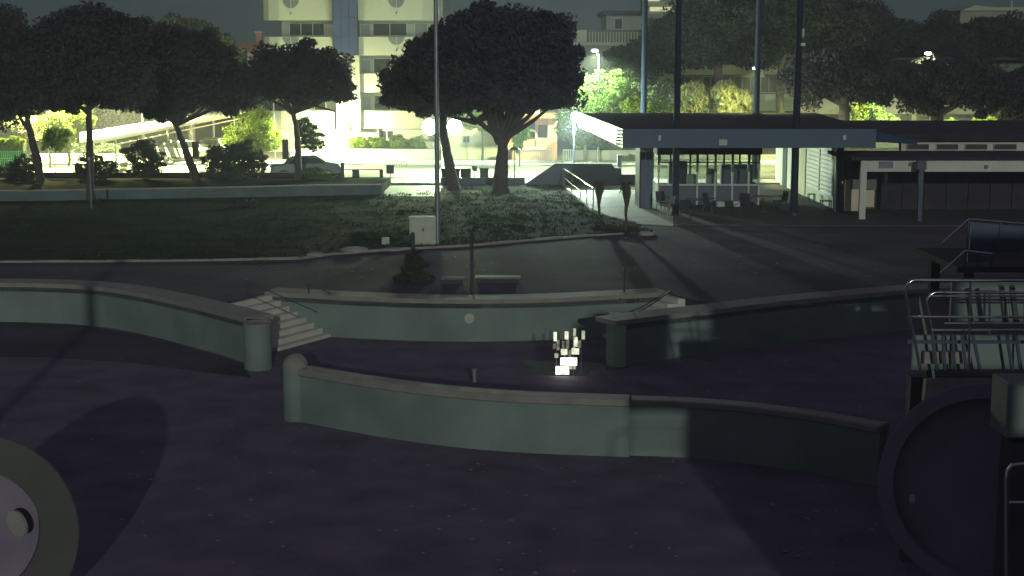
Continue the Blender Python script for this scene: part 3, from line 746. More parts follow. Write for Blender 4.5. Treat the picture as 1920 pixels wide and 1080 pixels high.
# orange house
oh = thing('orange_house', 'orange rendered house with arched loggia behind the white picket fence', 'building', None, (P(990, 0, 103).x, 103, 0)); I_ = Vector(oh.location)
def ohb(name, m, x0, x1, y0, y1, d0, d1, par=None):
    a, b = pxr(x0, x1, 103 + d0); return MB().box(a - I_.x, b - I_.x, d0, d1, pz(y1, 103 + d0), pz(y0, 103 + d0)).build(name, m, par or oh)
ohb('wall', M['orange'], 945, 1042, 222, 318, 1.2, 9); ohb('wall', M['orange'], 1028, 1046, 222, 318, 0, 1.19)
ohb('upper_wall', M['cream'], 975, 1012, 95, 221, 2, 8); ohb('balcony_parapet', M['orange'], 1006, 1027.5, 259, 276, 0, .2); ohb('balcony_parapet', M['orange'], 950, 1005.5, 262, 276, .1, .3)
ohb('balcony_slab', M['cream'], 950, 1027, 276.3, 280, -.1, 1.19); ohb('lower_wall', M['orange'], 960, 1045, 281, 318, -.02, -.005)
ohb('eave', M['terracotta'], 940, 1047, 216, 222, -.3, 9); ohb('dark_opening', M['darkin'], 960, 1004, 230, 258, 1.1, 1.19); ohb('dark_opening', M['darkin'], 1010, 1026, 234, 258, 1.1, 1.19)
arc = P(1005, 252, 103.5); pts = [(arc.x - I_.x - .3 + .3 * math.cos(R(t)), .45, arc.z + .3 * math.sin(R(t))) for t in range(0, 181, 20)]
MB().tube([(arc.x - I_.x, .45, pz(276, 103.5))] + pts, .09, 8).build('arch', M['cream'], oh)
# cream building
cb = thing('cream_building', 'plain pale yellow building between the leaning trunk and the big pine', 'building', None, (P(885, 0, 104).x, 104, 0)); I_ = Vector(cb.location)
a, b = pxr(826, 940, 104); MB().box(a - I_.x, b - I_.x, 0, 9, 0, pz(214, 104)).build('wall', M['cream'], cb)
MB().box(a - I_.x - .3, b - I_.x + .3, -.3, 9.2, pz(214, 104), pz(209, 104)).build('roof', M['terracotta'], cb)
window(cb, M['darkin'], 866, 880, 254, 268, 104, I_, dy=-.01, frame=M['galv']); window(cb, M['darkin'], 912, 926, 226, 240, 104, I_, dy=-.01, frame=M['cream'])
# right top building
rb = thing('terrace_building', 'pale building with roof terrace balustrade and penthouse above the street lamp', 'building', None, (P(1160, 0, 126).x, 126, 0)); I_ = Vector(rb.location); YB = 126
def rbb(name, m, x0, x1, y0, y1, d0, d1):
    a, b = pxr(x0, x1, YB + d0); return MB().box(a - I_.x, b - I_.x, d0, d1, pz(y1, YB + d0), pz(y0, YB + d0)).build(name, m, rb)
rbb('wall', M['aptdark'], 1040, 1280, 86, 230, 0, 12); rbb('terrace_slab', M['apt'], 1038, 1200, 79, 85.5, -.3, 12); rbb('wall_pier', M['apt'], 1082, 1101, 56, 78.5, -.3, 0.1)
a, b = pxr(1103, 1198, YB); ba = MB().box(a - I_.x, b - I_.x, -.25, -.05, pz(60, YB), pz(56, YB)).build('balustrade_rail', M['shutter'], rb)
for i in range(17):
    x = a + (b - a) * (i + .5) / 17 - I_.x; MB().box(x - .07, x + .07, -.2, -.1, pz(78.5, YB), pz(60.3, YB)).build('baluster', M['apt'], rb)
rbb('balustrade_back', M['darkin'], 1103, 1198, 61, 78.5, .3, .4)
rbb('penthouse_wall', M['aptdark'], 1137, 1252, 28, 56, 1.5, 9); rbb('penthouse_roof', M['roof'], 1131, 1215, 20, 27.5, 1.0, 10); window(rb, M['darkin'], 1152, 1168, 34, 55, YB + 1.5, I_, dy=-.01, mull=0, frame=M['apt'])
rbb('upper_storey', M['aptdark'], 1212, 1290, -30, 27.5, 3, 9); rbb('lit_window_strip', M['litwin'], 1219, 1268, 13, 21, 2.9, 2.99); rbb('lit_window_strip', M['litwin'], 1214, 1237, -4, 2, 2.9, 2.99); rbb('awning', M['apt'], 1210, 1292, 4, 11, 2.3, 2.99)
# long balconied building on the right
lb = thing('balcony_building', 'long low olive building with deep balconies behind the dark pines at right', 'building', None, (P(1400, 0, 117).x, 117, 0)); I_ = Vector(lb.location); YL = 117
def lbb(name, m, x0, x1, y0, y1, d0, d1):
    a, b = pxr(x0, x1, YL + d0); return MB().box(a - I_.x, b - I_.x, d0, d1, pz(y1, YL + d0), pz(y0, YL + d0)).build(name, m, lb)
lbb('wall', M['shutter'], 1170, 2010, 118, 300, 1.6, 12)
lbb('balcony_parapet', M['apt'], 1178, 1265, 138, 158, 0, .2); lbb('wall_pier', M['apt'], 1233, 1249, 131, 160, -.12, -.01)
lbb('balcony_parapet', M['apt'], 1275, 1393, 121, 140, 0, .2); lbb('wall_pier', M['apt'], 1394, 1437, 112, 145, -.1, .3); lbb('balcony_parapet', M['apt'], 1438, 1470, 121, 140, 0, .2)
lbb('balcony_parapet', M['apt'], 1275, 1500, 177, 208, 0, .2); lbb('balcony_parapet', M['cream'], 1500.5, 1705, 184, 214, .0, .2); lbb('balcony_parapet', M['apt'], 1706, 2010, 184, 214, 0, .2)
lbb('roof', M['roof'], 1165, 2015, 108, 112, -.2, 12)
for x in (1290, 1340, 1400, 1450, 1530, 1580, 1640, 1690): window(lb, M['darkin'], x - 20, x + 12, 143, 174, YL + 1.6, I_, dy=-.02, frame=M['aptdark'])
for x in (1536, 1556, 1690, 1724, 1760): lbb('door', M['orange'] if x == 1724 else M['white'], x - 7, x + 7, 216, 240, 1.4, 1.59)
lbb('column', M['cream'], 1719, 1727, 214.3, 245, .0, .3); lbb('column', M['apt'], 1462, 1471, 178, 245, -.3, -.02)
# distant pale roof right
dr = thing('distant_house', 'distant pale house roof above the pines at the top right', 'building', None, (P(1870, 0, 150).x, 150, 0)); I_ = Vector(dr.location)
a, b = pxr(1802, 1960, 150); MB().box(a - I_.x, b - I_.x, 0, 8, 0, pz(19, 150)).build('wall', M['aptdark'], dr)
MB().vprism([(a - I_.x, pz(20, 150)), (b - I_.x, pz(20, 150)), (b - I_.x, pz(13, 150)), (a - I_.x + 3.5, pz(14, 150)), (a - I_.x + 1.4, pz(10, 150))], -.3, 8).build('roof', M['apt'], dr)
MB().tube([(P(1903, 0, 150).x - I_.x, 1, pz(22, 150)), (P(1903, 0, 150).x - I_.x, 1, pz(2, 150))], .12, 6).build('antenna', M['galv'], dr)

# carport -----------------------------------------------------------
cp = thing('carport', 'long pale slatted carport receding up the street at the left', 'carport', None, tuple(G(200, 330)))
I_ = Vector(cp.location)
A0, A1 = P(150, 268, 89), P(452, 211, 112)
B0, B1 = P(150, 250, 94), P(458, 203, 117)
def lerp4(u, v): return (A0.lerp(A1, u)).lerp(B0.lerp(B1, u), v)
for k in range(26):
    u0, u1 = k / 26, (k + .86) / 26
    q = [lerp4(u0, 0), lerp4(u1, 0), lerp4(u0, 1), lerp4(u1, 1)]
    MB().hexa([p - I_ for p in q] + [p - I_ + Vector((0, 0, .05)) for p in q]).build('roof_panel', M['white'], cp)
MB().bar(A0 - I_ + Vector((0, -.06, -.1)), A1 - I_ + Vector((0, -.06, -.1)), .1, .22).build('front_beam', M['cream'], cp)
MB().bar(A0 - I_ + Vector((0, .3, -.55)), A1 - I_ + Vector((0, .3, -.45)), .08, .08).build('lower_beam', M['cream'], cp)
for k in range(7):
    u = (k + .2) / 6.6; p = lerp4(u, .15) - I_; MB().tube([(p.x, p.y, -I_.z), p - Vector((0, 0, .06))], .075, 8).build('post', M['whitemetal'], cp)
    p2 = lerp4(u, .9) - I_; MB().bar(p - Vector((0, 0, .08)), p2 - Vector((0, 0, .08)), .08, .1).build('rafter', M['cream'], cp)
    MB().bar(p - Vector((0, 0, .9)), p.lerp(p2, .5) - Vector((0, 0, .12)), .05, .05).build('brace', M['cream'], cp)

# ================================================================ STREET LAMPS
def street_lamp(label, px, py, Y, power, col, arm=-.3, small=True, group='street lamps along the road', r=.19, dx=0):
    q = P(px, py, Y); o = thing('street_lamp', label, 'street lamp', group, (q.x - arm, Y, 0)); z = q.z
    MB().tube([(0, 0, 0), (0, 0, z * .75), (0, 0, z - .45), (arm * .25, 0, z - .08), (arm * .7, 0, z + .08)], [.09, .06, .05, .04, .035], 8).build('pole', M['galv'], o, smooth=True)
    MB().hexa([(arm-.26,-.1,z+.06),(arm+.2,-.1,z+.06),(arm-.26,.1,z+.06),(arm+.2,.1,z+.06),(arm-.2,-.06,z+.15),(arm+.2,-.06,z+.15),(arm-.2,.06,z+.15),(arm+.2,.06,z+.15)]).build('lamp_head', M['galv'], o)
    MB().lathe([(.03, -.09), (r, -.05), (r + .02, .0), (r, .05)], (arm, 0, z), 12).build('bulb', M['lampsmall'] if small else M['lampwhite'], o, smooth=True)
    lamp(o, (arm, 0, z - .12), power * 4.5, col, r, 'SPOT', R(158), (0, 0, 0), .5)
    return o
YG = (.96, 1.0, .40)
street_lamp('street lamp shining at the left edge of the canopy, tall thin grey pole', 1115, 95, 100, 6500, (.74, 1, .50))
street_lamp('street lamp shining through the dark pines at the right', 1740, 100, 101, 14000, (.90, 1, .42), arm=-.5)
street_lamp('street lamp hidden in the crowns above the long carport', 250, 120, 99.5, 22000, YG, arm=-.5)
street_lamp('street lamp hidden behind the far left pine', 70, 110, 95.5, 17000, YG, arm=-.5)
street_lamp('street lamp behind the rear blue mast above the pale drooping shrubs', 1418, 128, 92.5, 2000, YG, arm=-.02)
# very bright twin lamp
q = P(829, 238, 93); tw = thing('twin_lamp', 'dazzling low twin lamp post beside the grey mast and leaning trunk', 'street lamp', None, (q.x, 93, 0))
MB().tube([(0, 0, 0), (0, 0, q.z + .1)], .06, 8).build('pole', M['galv'], tw)
for s in (-1, 1):
    MB().tube([(0, 0, q.z), (s * .6, 0, q.z + .05)], .03, 6).build('arm', M['galv'], tw)
    MB().lathe([(.12, -.5), (.36, -.36), (.5, 0), (.36, .36), (.12, .5)], (s * .8, 0, q.z), 16).build('globe', M['lampwhite'], tw, smooth=True)
    lamp(tw, (s * .8, -.56, q.z), 7000, (.78, 1, .52), .2)

# ================================================================ CANOPY, KIOSK, RIGHT BUILDING
ZT, ZB = 3.98, 3.15
c0, c1 = P(1170, 240, 65).x, P(1643, 240, 65).x; d0, d1 = P(1087, 210, 87).x, P(1532, 210, 87).x
cn = thing('entrance_canopy', 'large flat dark canopy roof with deep blue-grey fascia over the kiosk', 'canopy', None, (c0, 65, 0)); I_ = Vector((c0, 65, 0))
q = [(0, 0), (c1 - c0, 0), (d0 - c0, 22), (d1 - c0, 22)]
MB().hexa([(q[0][0]+.05, .05, ZT-.25), (q[1][0]-.05, .05, ZT-.25), (q[2][0]+.05, 22-.05, ZT-.25), (q[3][0]-.05, 22-.05, ZT-.25), (q[0][0]+.05, .05, ZT-.03), (q[1][0]-.05, .05, ZT-.03), (q[2][0]+.05, 22-.05, ZT-.03), (q[3][0]-.05, 22-.05, ZT-.03)]).build('roof', M['roof'], cn)
MB().box(0, c1 - c0, -.05, .0, ZB, ZT + .02).build('front_fascia', M['bluegrey'], cn)
# side fascia: bright planks facing left
ns = 9
for i in range(ns):
    a, b = Vector((0, .0, 0)).lerp(Vector((d0 - c0, 22, 0)), i / ns), Vector((0, .0, 0)).lerp(Vector((d0 - c0, 22, 0)), (i + .985) / ns)
    MB().bar((a.x - .03, a.y + .01, (ZT + ZB) / 2 + .0), (b.x - .03, b.y, (ZT + ZB) / 2), .05, ZT - ZB + .02).build('side_fascia_panel', M['bluegrey'], cn)
a, b = P(1643, 247, 65), P(1708, 264, 64.2)
MB().hexa([(c1-c0+.01,-.04,3.42),(c1-c0+1.5,-1.3,3.38),(c1-c0+.01,.02,3.42),(c1-c0+1.5,-1.24,3.38),(c1-c0+.01,-.04,3.88),(c1-c0+1.5,-1.3,3.55),(c1-c0+.01,.02,3.88),(c1-c0+1.5,-1.24,3.55)]).build('side_fascia_panel', M['bluegrey'], cn)
# brackets on the side fascia, small black fixings
for i in range(5):
    z = ZB + .12 + i * .15; MB().box(-.32, -.09, .35, 1.0, z, z + .035).build('vent_slot', M['darkmetal'], cn)
# tiny marks on fascia
for px, py, w, h, nm in ((1356, 267, .18, .13, 'fascia_sign'), (1237, 259, .05, .12, 'fascia_bracket'), (1584, 258, .07, .1, 'fascia_bracket')):
    a = P(px, py, 64.9); MB().box(a.x - c0 - w, a.x - c0 + w, -.08, -.052, a.z - h, a.z + h).build(nm, M['plate'] if nm == 'fascia_sign' else M['galv'], cn)
# ceiling beams
for i in range(6): MB().box(.3, c1 - c0 - .3, 1.5 + i * 3.6, 1.7 + i * 3.6, ZT - .55, ZT - .26).build('ceiling_beam', M['roof'], cn)
# columns / masts
mastm = mat('mast_paint', (.028, .042, .068), .7, .15, 1.5, spec=.12)
def mast(label, px, yt, Y, ytop=-60, r=.16, m=None, base=True, zt=None):
    q = P(px, yt, Y); o = thing('blue_mast', label, 'mast', None, (q.x, Y, 0))
    z = zt if zt else pz(ytop, Y)
    MB().tube([(0, 0, 0), (0, 0, z * .5), (0, 0, z)], [r, r * .9, r * .75], 14).build('pole', m or mastm, o, smooth=True)
    MB().lathe([(r + .12, 0), (r + .12, .03), (r + .02, .05), (r + .02, .16)], (0, 0, 0), 14).build('base_plate', M['darkmetal'], o)
    return o
mast('thick blue mast through the canopy roof, nearest the kiosk left corner', 1266, 400, 65.6)
m2 = mast('thick blue mast through the canopy front with small lamp and bracket', 1488, 400, 65.6, r=.18)
mast('blue mast rising behind the canopy left part', 1207, 210, 88.5, r=.2)
mast('blue mast rising behind the canopy, between the drooping pale shrubs and dark pine', 1418, 210, 88.5, r=.2)
z = pz(62, 65.6); MB().lathe([(.05, 0), (.07, .1), (.07, .34), (.04, .4)], (.14, -.2, z - .2), 10).build('small_lamp', M['plate'], m2); MB().box(.05, .25, -.25, -.12, pz(84, 65.6) - .05, pz(84, 65.6) + .08).build('bracket', M['galv'], m2)
# grey mast, nearer, on the lawn behind the cabinet
c = G(820, 462); o = thing('grey_mast', 'tall slim grey mast rising behind the white cabinet, crossing the dazzling lamp', 'mast', None, (c.x, c.y + .3, 0))
MB().tube([(0, 0, 0), (0, 0, 6), (0, 0, 12)], [.1, .085, .07], 12).build('pole', M['galv'], o, smooth=True); MB().lathe([(.2, 0), (.2, .03), (.11, .06)], (0, 0, .02), 12).build('base_plate', M['darkmetal'], o)
MB().box(-.13, .13, -.14, .14, 5.2, 5.5).build('junction_box', M['galv'], o) if False else None
# thin post in front of second pine
c = G(171, 392); o = thing('thin_post', 'thin grey post in front of the second pine trunk', 'post', None, (c.x, c.y, 0)); MB().tube([(0, 0, 0), (0, 0, 2.35)], .045, 8).build('pole', M['shutter'], o); MB().lathe([(.06, 0), (.06, .1), (.02, .14)], (0, 0, 2.35), 8).build('cap', M['plate'], o)
# kiosk
kx0, kx1 = P(1240, 0, 70.5).x, P(1432, 0, 70.5).x; KY = 70.5
kk = thing('ticket_kiosk', 'glazed ticket kiosk with blue lower panels and pale frames under the canopy', 'kiosk', None, (kx0, KY, 0)); KW = kx1 - kx0
zs, zh = pz(346, KY), pz(290, KY)     # sill, head
MB().box(-.1, KW + .1, -.15, 3.1, zh, zh + .55).build('roof', M['roof'], kk)
MB().box(0, KW, .0, .06, .06, .14).build('plinth', M['darkmetal'], kk)
xs = [0, P(1275, 0, KY).x - kx0, P(1284, 0, KY).x - kx0, P(1316, 0, KY).x - kx0, P(1348, 0, KY).x - kx0, P(1379, 0, KY).x - kx0, P(1414, 0, KY).x - kx0, KW]
xs = [0, .88 + .02, 1.9, 2.78, 3.62, 4.42, KW]
for i in range(len(xs) - 1):
    a, b = xs[i], xs[i + 1]
    MB().box(a + .04, b - .04, .02, .06, .15, zs - .04).build('lower_panel', M['blue'], kk)
    MB().box(a + .05, b - .05, .03, .045, zs + .05, zh - .42).build('window_pane', M['glass'], kk)
    MB().box(a + .05, b - .05, .03, .045, zh - .34, zh - .02).build('top_pane', M['glass'], kk)
    MB().box(a, b, .0, .08, zh - .41, zh - .35).build('transom', M['darkmetal'], kk)
for i, x in enumerate(xs): MB().box(x - .04, x + .04, -.03, .1, .0, zs + .62 if i not in (0, 6) else zh).build('mullion', M['whitemetal'], kk); MB().box(x - .06, x + .06, .02, .12, zs + .62, zh).build('upper_mullion', M['darkmetal'], kk)
MB().box(-.02, KW + .02, -.1, .01, zs - .05, zs + .03).build('sill', M['whitemetal'], kk)
for yy in (2.95,):
    for i in range(len(xs) - 1):
        MB().box(xs[i] + .05, xs[i + 1] - .05, yy, yy + .02, zs + .1, zh - .42).build('rear_pane', M['glass'], kk)
    for x in xs: MB().box(x - .05, x + .05, yy - .03, yy + .06, 0, zh).build('rear_mullion', M['darkmetal'], kk)
    MB().box(0, KW, yy - .02, yy + .05, 0, zs * .7).build('rear_wall', M['blue'], kk)
MB().box(KW - .02, KW + .02, .12, 2.9, .1, zs).build('side_panel', M['blue'], kk); MB().box(-.02, .02, .12, 2.9, .1, zs).build('side_panel', M['blue'], kk)
MB().box(KW - .01, KW + .01, .3, 2.85, zs + .05, zh - .05).build('side_pane', M['glass'], kk)
# things inside / on counter
def small(name, label, cat, x0, x1, y0, y1, Y, d, m, zb=None, bevel=.015, group=None): return post_box(name, label, cat, x0, x1, y0, y1, Y, d, m, group, bevel, zb)
small('counter_cabinet', 'pale cabinet behind the kiosk sill, left of the two', 'cabinet', 1289, 1307, 328, 346, 71.1, .5, M['cab'], zb=.1)
small('counter_cabinet', 'pale cabinet behind the kiosk sill, right of the two', 'cabinet', 1325, 1345, 328, 346, 71.1, .5, M['whitemetal'], zb=.1)
small('monitor', 'dark monitor above the right pale cabinet in the kiosk', 'monitor', 1326, 1345, 316, 327, 71.1, .08, M['darkmetal'])
small('wardrobe', 'tall dark cupboard behind the blue mast inside the kiosk', 'cupboard', 1254, 1289, 303, 345, 72.6, .5, M['darkin'], zb=.05)
small('freezer', 'wide blue-grey cabinet at the right inside the kiosk', 'cabinet', 1352, 1412, 309, 346, 72.5, .6, M['sign'], zb=.05)
# blue partition column at left of kiosk
pcx = P(1212, 0, 70).x
pt = thing('partition_wall', 'tall blue partition, lit side coloured paler, shaded side darker, left of the kiosk', 'wall', None, (pcx, 70, 0)); 
MB().hexa([(-.3,-1.0,.04),(-.24,-1.0,.04),(-.37,.6,.04),(-.31,.6,.04),(-.3,-1.0,2.95),(-.24,-1.0,2.95),(-.37,.6,2.95),(-.31,.6,2.95)]).build('panel', mastm, pt)  # shaded and lit sides of one partition, given as different paints
MB().box(-.02, .34, -1.0, -.9, .04, 2.75).build('lit_side_panel', M['bluegrey'], pt); MB().box(-.30, .34, -1.04, -1.005, 2.76, 2.95).build('head_strip', M['whitemetal'], pt)
MB().box(-.235, -.025, -.98, -.93, .04, 2.74).build('panel', M['blue'], pt)
# step block
small('entrance_step', 'pale wide entrance step in front of the kiosk door', 'step', 1342, 1388, 378, 388, 69.6, .7, M['paving'], zb=.03)

# right building ----------------------------------------------------
bx = 15.35
rb2 = thing('service_building', 'low service building with clerestory windows, pale beam and dark open front', 'building', None, (bx, 64, 0))
def rbx(name, m, x0, x1, y0, y1, z0, z1, par=None, bevel=0): return MB().box(x0 - bx, x1 - bx, y0 - 64, y1 - 64, z0, z1).build(name, m, par or rb2, bevel=bevel)
XR = 34
rbx('side_wall', M['white'], bx, bx + .2, 67.6, 84, 0, 3.2)
# louvred panel of pale slats in the side wall
lv = rbx('louvre_frame', M['galv'], bx - .06, bx - .01, 68.1, 74.7, .55, 2.95)
for i in range(11):
    z = .65 + i * .21
    MB().hexa([(-.12, 4.3, z), (-.065, 4.3, z + .02), (-.12, 7.2, z), (-.065, 7.2, z + .02), (-.10, 4.3, z + .15), (-.065, 4.3, z + .17), (-.10, 7.2, z + .15), (-.065, 7.2, z + .17)]).build('louvre_slat', M['whitemetal'], rb2)
    MB().hexa([(-.12, 7.5, z), (-.065, 7.5, z + .02), (-.12, 10.5, z), (-.065, 10.5, z + .02), (-.10, 7.5, z + .15), (-.065, 7.5, z + .17), (-.10, 10.5, z + .15), (-.065, 10.5, z + .17)]).build('louvre_slat', M['whitemetal'], rb2)
rbx('side_door', M['cream'], bx - .05, bx - .005, 75.2, 77.8, 0, 2.5); rbx('side_door_gap', M['darkin'], bx - .04, bx - .004, 80.4, 81.6, 0, 2.7)
rbx('corner_column', M['blue'], bx - .25, bx + .05, 67.2, 67.55, 0, 3.1)
rbx('inner_wall', M['darkin'], bx + .21, XR, 68.6, 68.8, 0, 2.6)
rbx('roof', M['roof'], bx - .3, XR, 63.9, 68.8, 2.66, 2.80)
rbx('clerestory_wall', M['white'], P(1700, 0, 68.6).x, XR, 68.5, 68.9, 2.81, 3.30)
rbx('upper_roof', M['roof'], P(1660, 0, 68).x, XR, 67.9, 84, 3.46, 3.62); rbx('upper_fascia', M['roof'], P(1690, 0, 68).x, XR, 68.0, 68.2, 3.3, 3.46)
for x0, x1 in ((1712, 1755), (1768, 1811), (1823, 1866), (1878, 1922)):
    w = rbx('clerestory_window', M['whitemetal'], P(x0, 0, 68.4).x, P(x1, 0, 68.4).x, 68.42, 68.49, 2.83, 3.14)
    rbx('pane', M['darkin'], P(x0, 0, 68.4).x + .03, P(x1, 0, 68.4).x - .03, 68.39, 68.415, 2.88, 3.12, par=None)
zb0, zb1 = pz(322, 64), pz(300, 64)
rbx('front_beam', M['white'], P(1626, 0, 64).x, P(1732, 0, 64).x, 64, 64.2, zb0, zb1 + .05); rbx('front_beam', M['white'], P(1748, 0, 64).x, XR, 64, 64.2, zb0, zb1 + .05)
rbx('front_column', M['white'], P(1626, 0, 64).x, P(1638, 0, 64).x, 64.0, 64.22, 0, zb0 - .003)
rbx('beam_sign', M['sign'], P(1660, 0, 64).x, P(1687, 0, 64).x, 63.95, 63.99, pz(315, 64), pz(303, 64)); 
for px in (1707, 1849): 
    c = P(px, 308 if px < 1800 else 313, 63.96); MB().tube([(c.x - bx, -.08, c.z), (c.x - bx, -.005, c.z)], .09, 10).build('wall_light', M['shutter'], rb2)
rbx('pale_board', M['cream'], P(1597, 0, 66).x, P(1631, 0, 66).x, 66.0, 66.08, .2, 1.62); rbx('pale_board', M['cream'], P(1633, 0, 66).x, P(1657, 0, 66).x, 66.3, 66.38, .35, 1.5)
rbx('grey_board', M['shutter'], P(1607, 0, 66).x, P(1656, 0, 66).x, 65.9, 65.94, 1.22, 1.66)
nd = 9
for i in range(nd):
    x = P(1665, 0, 68.5).x + i * 1.05
    rbx('shutter_panel', M['roof'], x, x + 1.0, 68.50, 68.58, 0, 2.05)
mp = thing('porch_post', 'grey painted steel post standing in the gap of the pale beam', 'post', None, (P(1740, 0, 63.5).x, 63.4, 0))
MB().box(-.09, .09, -.09, .09, .04, zb1).build('pole', M['blue'], mp); MB().box(-.2, .2, -.12, .12, zb0 + .15, zb1 + .02).build('post_head', M['blue'], mp); MB().box(-.15, .15, -.15, .15, 0, .04).build('base_plate', M['darkmetal'], mp)
# broom leaning on board
a = G(1608, 402) ; o = thing('broom', 'broom leaning against the pale board under the beam', 'broom', None, (a.x, 65.7, .034)); MB().tube([(0, 0, .08), (.18, .12, 1.0)], .015, 6).build('handle', M['darkmetal'], o); MB().box(-.14, .14, -.03, .03, 0, .1).build('bristles', M['rubber'], o)
# furniture under the canopy
def stool(label, px, py, h, w, m):
    a = G(px, py, .034); o = thing('stool', label, 'stool', 'stools and small tables under the canopy', tuple(a))
    MB().box(-w/2, w/2, -w/2, w/2, h - .04, h).build('seat', m, o)
    for sx_ in (-1, 1):
        for sy_ in (-1, 1): MB().box(sx_*w*.42-.02, sx_*w*.42+.02, sy_*w*.42-.02, sy_*w*.42+.02, 0, h - .042).build('leg', m, o)
stool('small dark stool below the lit louvred wall', 1521, 380, .45, .35, M['darkmetal'])
stool('low dark bench stool at the foot of the louvred wall, near its right end', 1548, 392, .42, .5, M['darkmetal'])
stool('dark square stool near the broom and pale board', 1572, 396, .4, .45, M['roof'])
def table(label, px, py, r, h, m):
    a = G(px, py, .034); o = thing('round_table', label, 'table', 'round tables under the canopy', tuple(a))
    MB().lathe([(r, 0), (r, .035)], (0, 0, h), 20).build('tabletop', m, o); MB().tube([(0, 0, .03), (0, 0, h)], .04, 8).build('leg', M['darkmetal'], o); MB().lathe([(.28, 0), (.28, .02), (.05, .05)], (0, 0, 0), 14).build('foot', M['darkmetal'], o)
def chair(label, px, py, rz, m):
    a = G(px, py, .034); o = thing('garden_chair', label, 'chair', 'garden chairs under the canopy', tuple(a)); o.rotation_euler.z = rz
    MB().box(-.24, .24, -.24, .24, .42, .46).build('seat', m, o); MB().hexa([(-.24,.22,.47),(.24,.22,.47),(-.24,.26,.47),(.24,.26,.47),(-.22,.33,.92),(.22,.33,.92),(-.22,.36,.92),(.22,.36,.92)]).build('backrest', m, o)
    for sx_ in (-1, 1):
        for sy_ in (-1, 1): MB().tube([(sx_*.24, sy_*.24, 0), (sx_*.2, sy_*.2, .42)], .02, 6).build('leg', m, o)
        MB().box(sx_*.25-.025, sx_*.25+.025, -.22, .26, .64, .67).build('armrest', m, o)
table('pale round table right of the kiosk', 1430, 397, .5, .7, M['tile']); table('dark round table in front of the kiosk left part', 1300, 402, .45, .68, M['darkmetal'])
chair('dark garden chair in front of the kiosk left corner', 1243, 396, .4, M['darkmetal']); chair('brownish garden chair beside the left blue mast', 1252, 404, -2.4, M['tile'])
chair('dark garden chair right of the kiosk step', 1398, 398, 2.8, M['darkin']); chair('dark garden chair between round table and second blue mast', 1462, 394, -1.2, M['darkin'])
chair('dark garden chair left of the kiosk step', 1332, 399, .9, M['darkin']); chair('dark garden chair in front of the left round table', 1285, 412, 2.9, M['darkin'])
# flower pots by the kiosk
for px, lb_ in ((1279, 'small pale plant pot at the kiosk foot, left of two'), (1287, 'small pale plant pot at the kiosk foot, right of two')):
    a = G(px, 387, .034); o = tag(MB().lathe([(.07, 0), (.11, .16), (.12, .18)], tuple(a), 12).build('plant_pot', M['plate']), lb_, 'plant pot')
# handrail beside lit path
pr_ = [G(1050, 344, .04), G(1072, 362, .04), G(1088, 375, .04), G(1100, 385, .04), G(1112, 396, .04)]
rail_from('path_handrail', 'bright steel handrail with thin posts beside the lit path', 'handrail', [up(pr_[0], 1.0), up(pr_[2], 1.05), up(pr_[4], 1.08)], [(p, up(p, 1.03)) for p in pr_], .028, M['steel'], mid=[up(pr_[0], .5), up(pr_[4], .5)])
# canopy corner floodlight
q = P(1084, 217, 87.3); fl = thing('floodlight', 'dazzling floodlight at the far left corner of the canopy', 'floodlight', None, (q.x, q.y, 0))
MB().tube([(-.25, 0, 0), (-.25, 0, q.z - .1)], .05, 8).build('pole', mastm, fl); MB().box(-.3, .0, -.12, .12, q.z + .2, q.z + .28).build('lamp_head', M['galv'], fl)
MB().lathe([(.08, -.3), (.26, -.16), (.3, .05), (.2, .19)], (-.15, -.05, q.z - .02), 14).build('bulb', M['lampwhite'], fl, smooth=True)
lamp(fl, (-.30, -.35, q.z - .62), 8500, (.78, 1, .86), .15)

# palms beside the path
def small_palm(label, px, ptop, pbase, seed):
    b = G(px, pbase, .035); t = P(px, ptop, b.y); h = t.z - b.z; rr = random.Random(seed)
    o = thing('young_palm', label, 'palm tree', 'young palms beside the lit path', tuple(b))
    pts = [(rr.uniform(-.02, .02), 0, h * k / 8) for k in range(9)]; rad = [.06, .055, .06, .07, .09, .13, .19, .19, .05]
    MB().tube(pts, rad, 10).build('trunk', M['straw'], o, smooth=True)
    for k in range(26):
        a = rr.uniform(0, 6.28); L = rr.uniform(.25, .6); dz = rr.uniform(-1.5, .5)
        mid = Vector((math.cos(a) * L * .5, math.sin(a) * L * .5, h + .1 * L)); e = Vector((math.cos(a) * L, math.sin(a) * L, h + dz * L))
        s = Vector((-math.sin(a), math.cos(a), 0)) * .03; p0 = Vector((0, 0, h - .1))
        m_ = MB(); m_.v = [tuple(p0 - s), tuple(p0 + s), tuple(mid + s * 1.6), tuple(mid - s * 1.6), tuple(e)]; m_.f = [(0, 1, 2, 3), (3, 2, 4)]
        m_.build('frond', M['straw'], o)
small_palm('young palm with shaggy top left of the pair beside the lit path', 1123, 343, 408, 1)
small_palm('young palm with shaggy top right of the pair, standing on the lit path edge', 1174, 343, 424, 2)

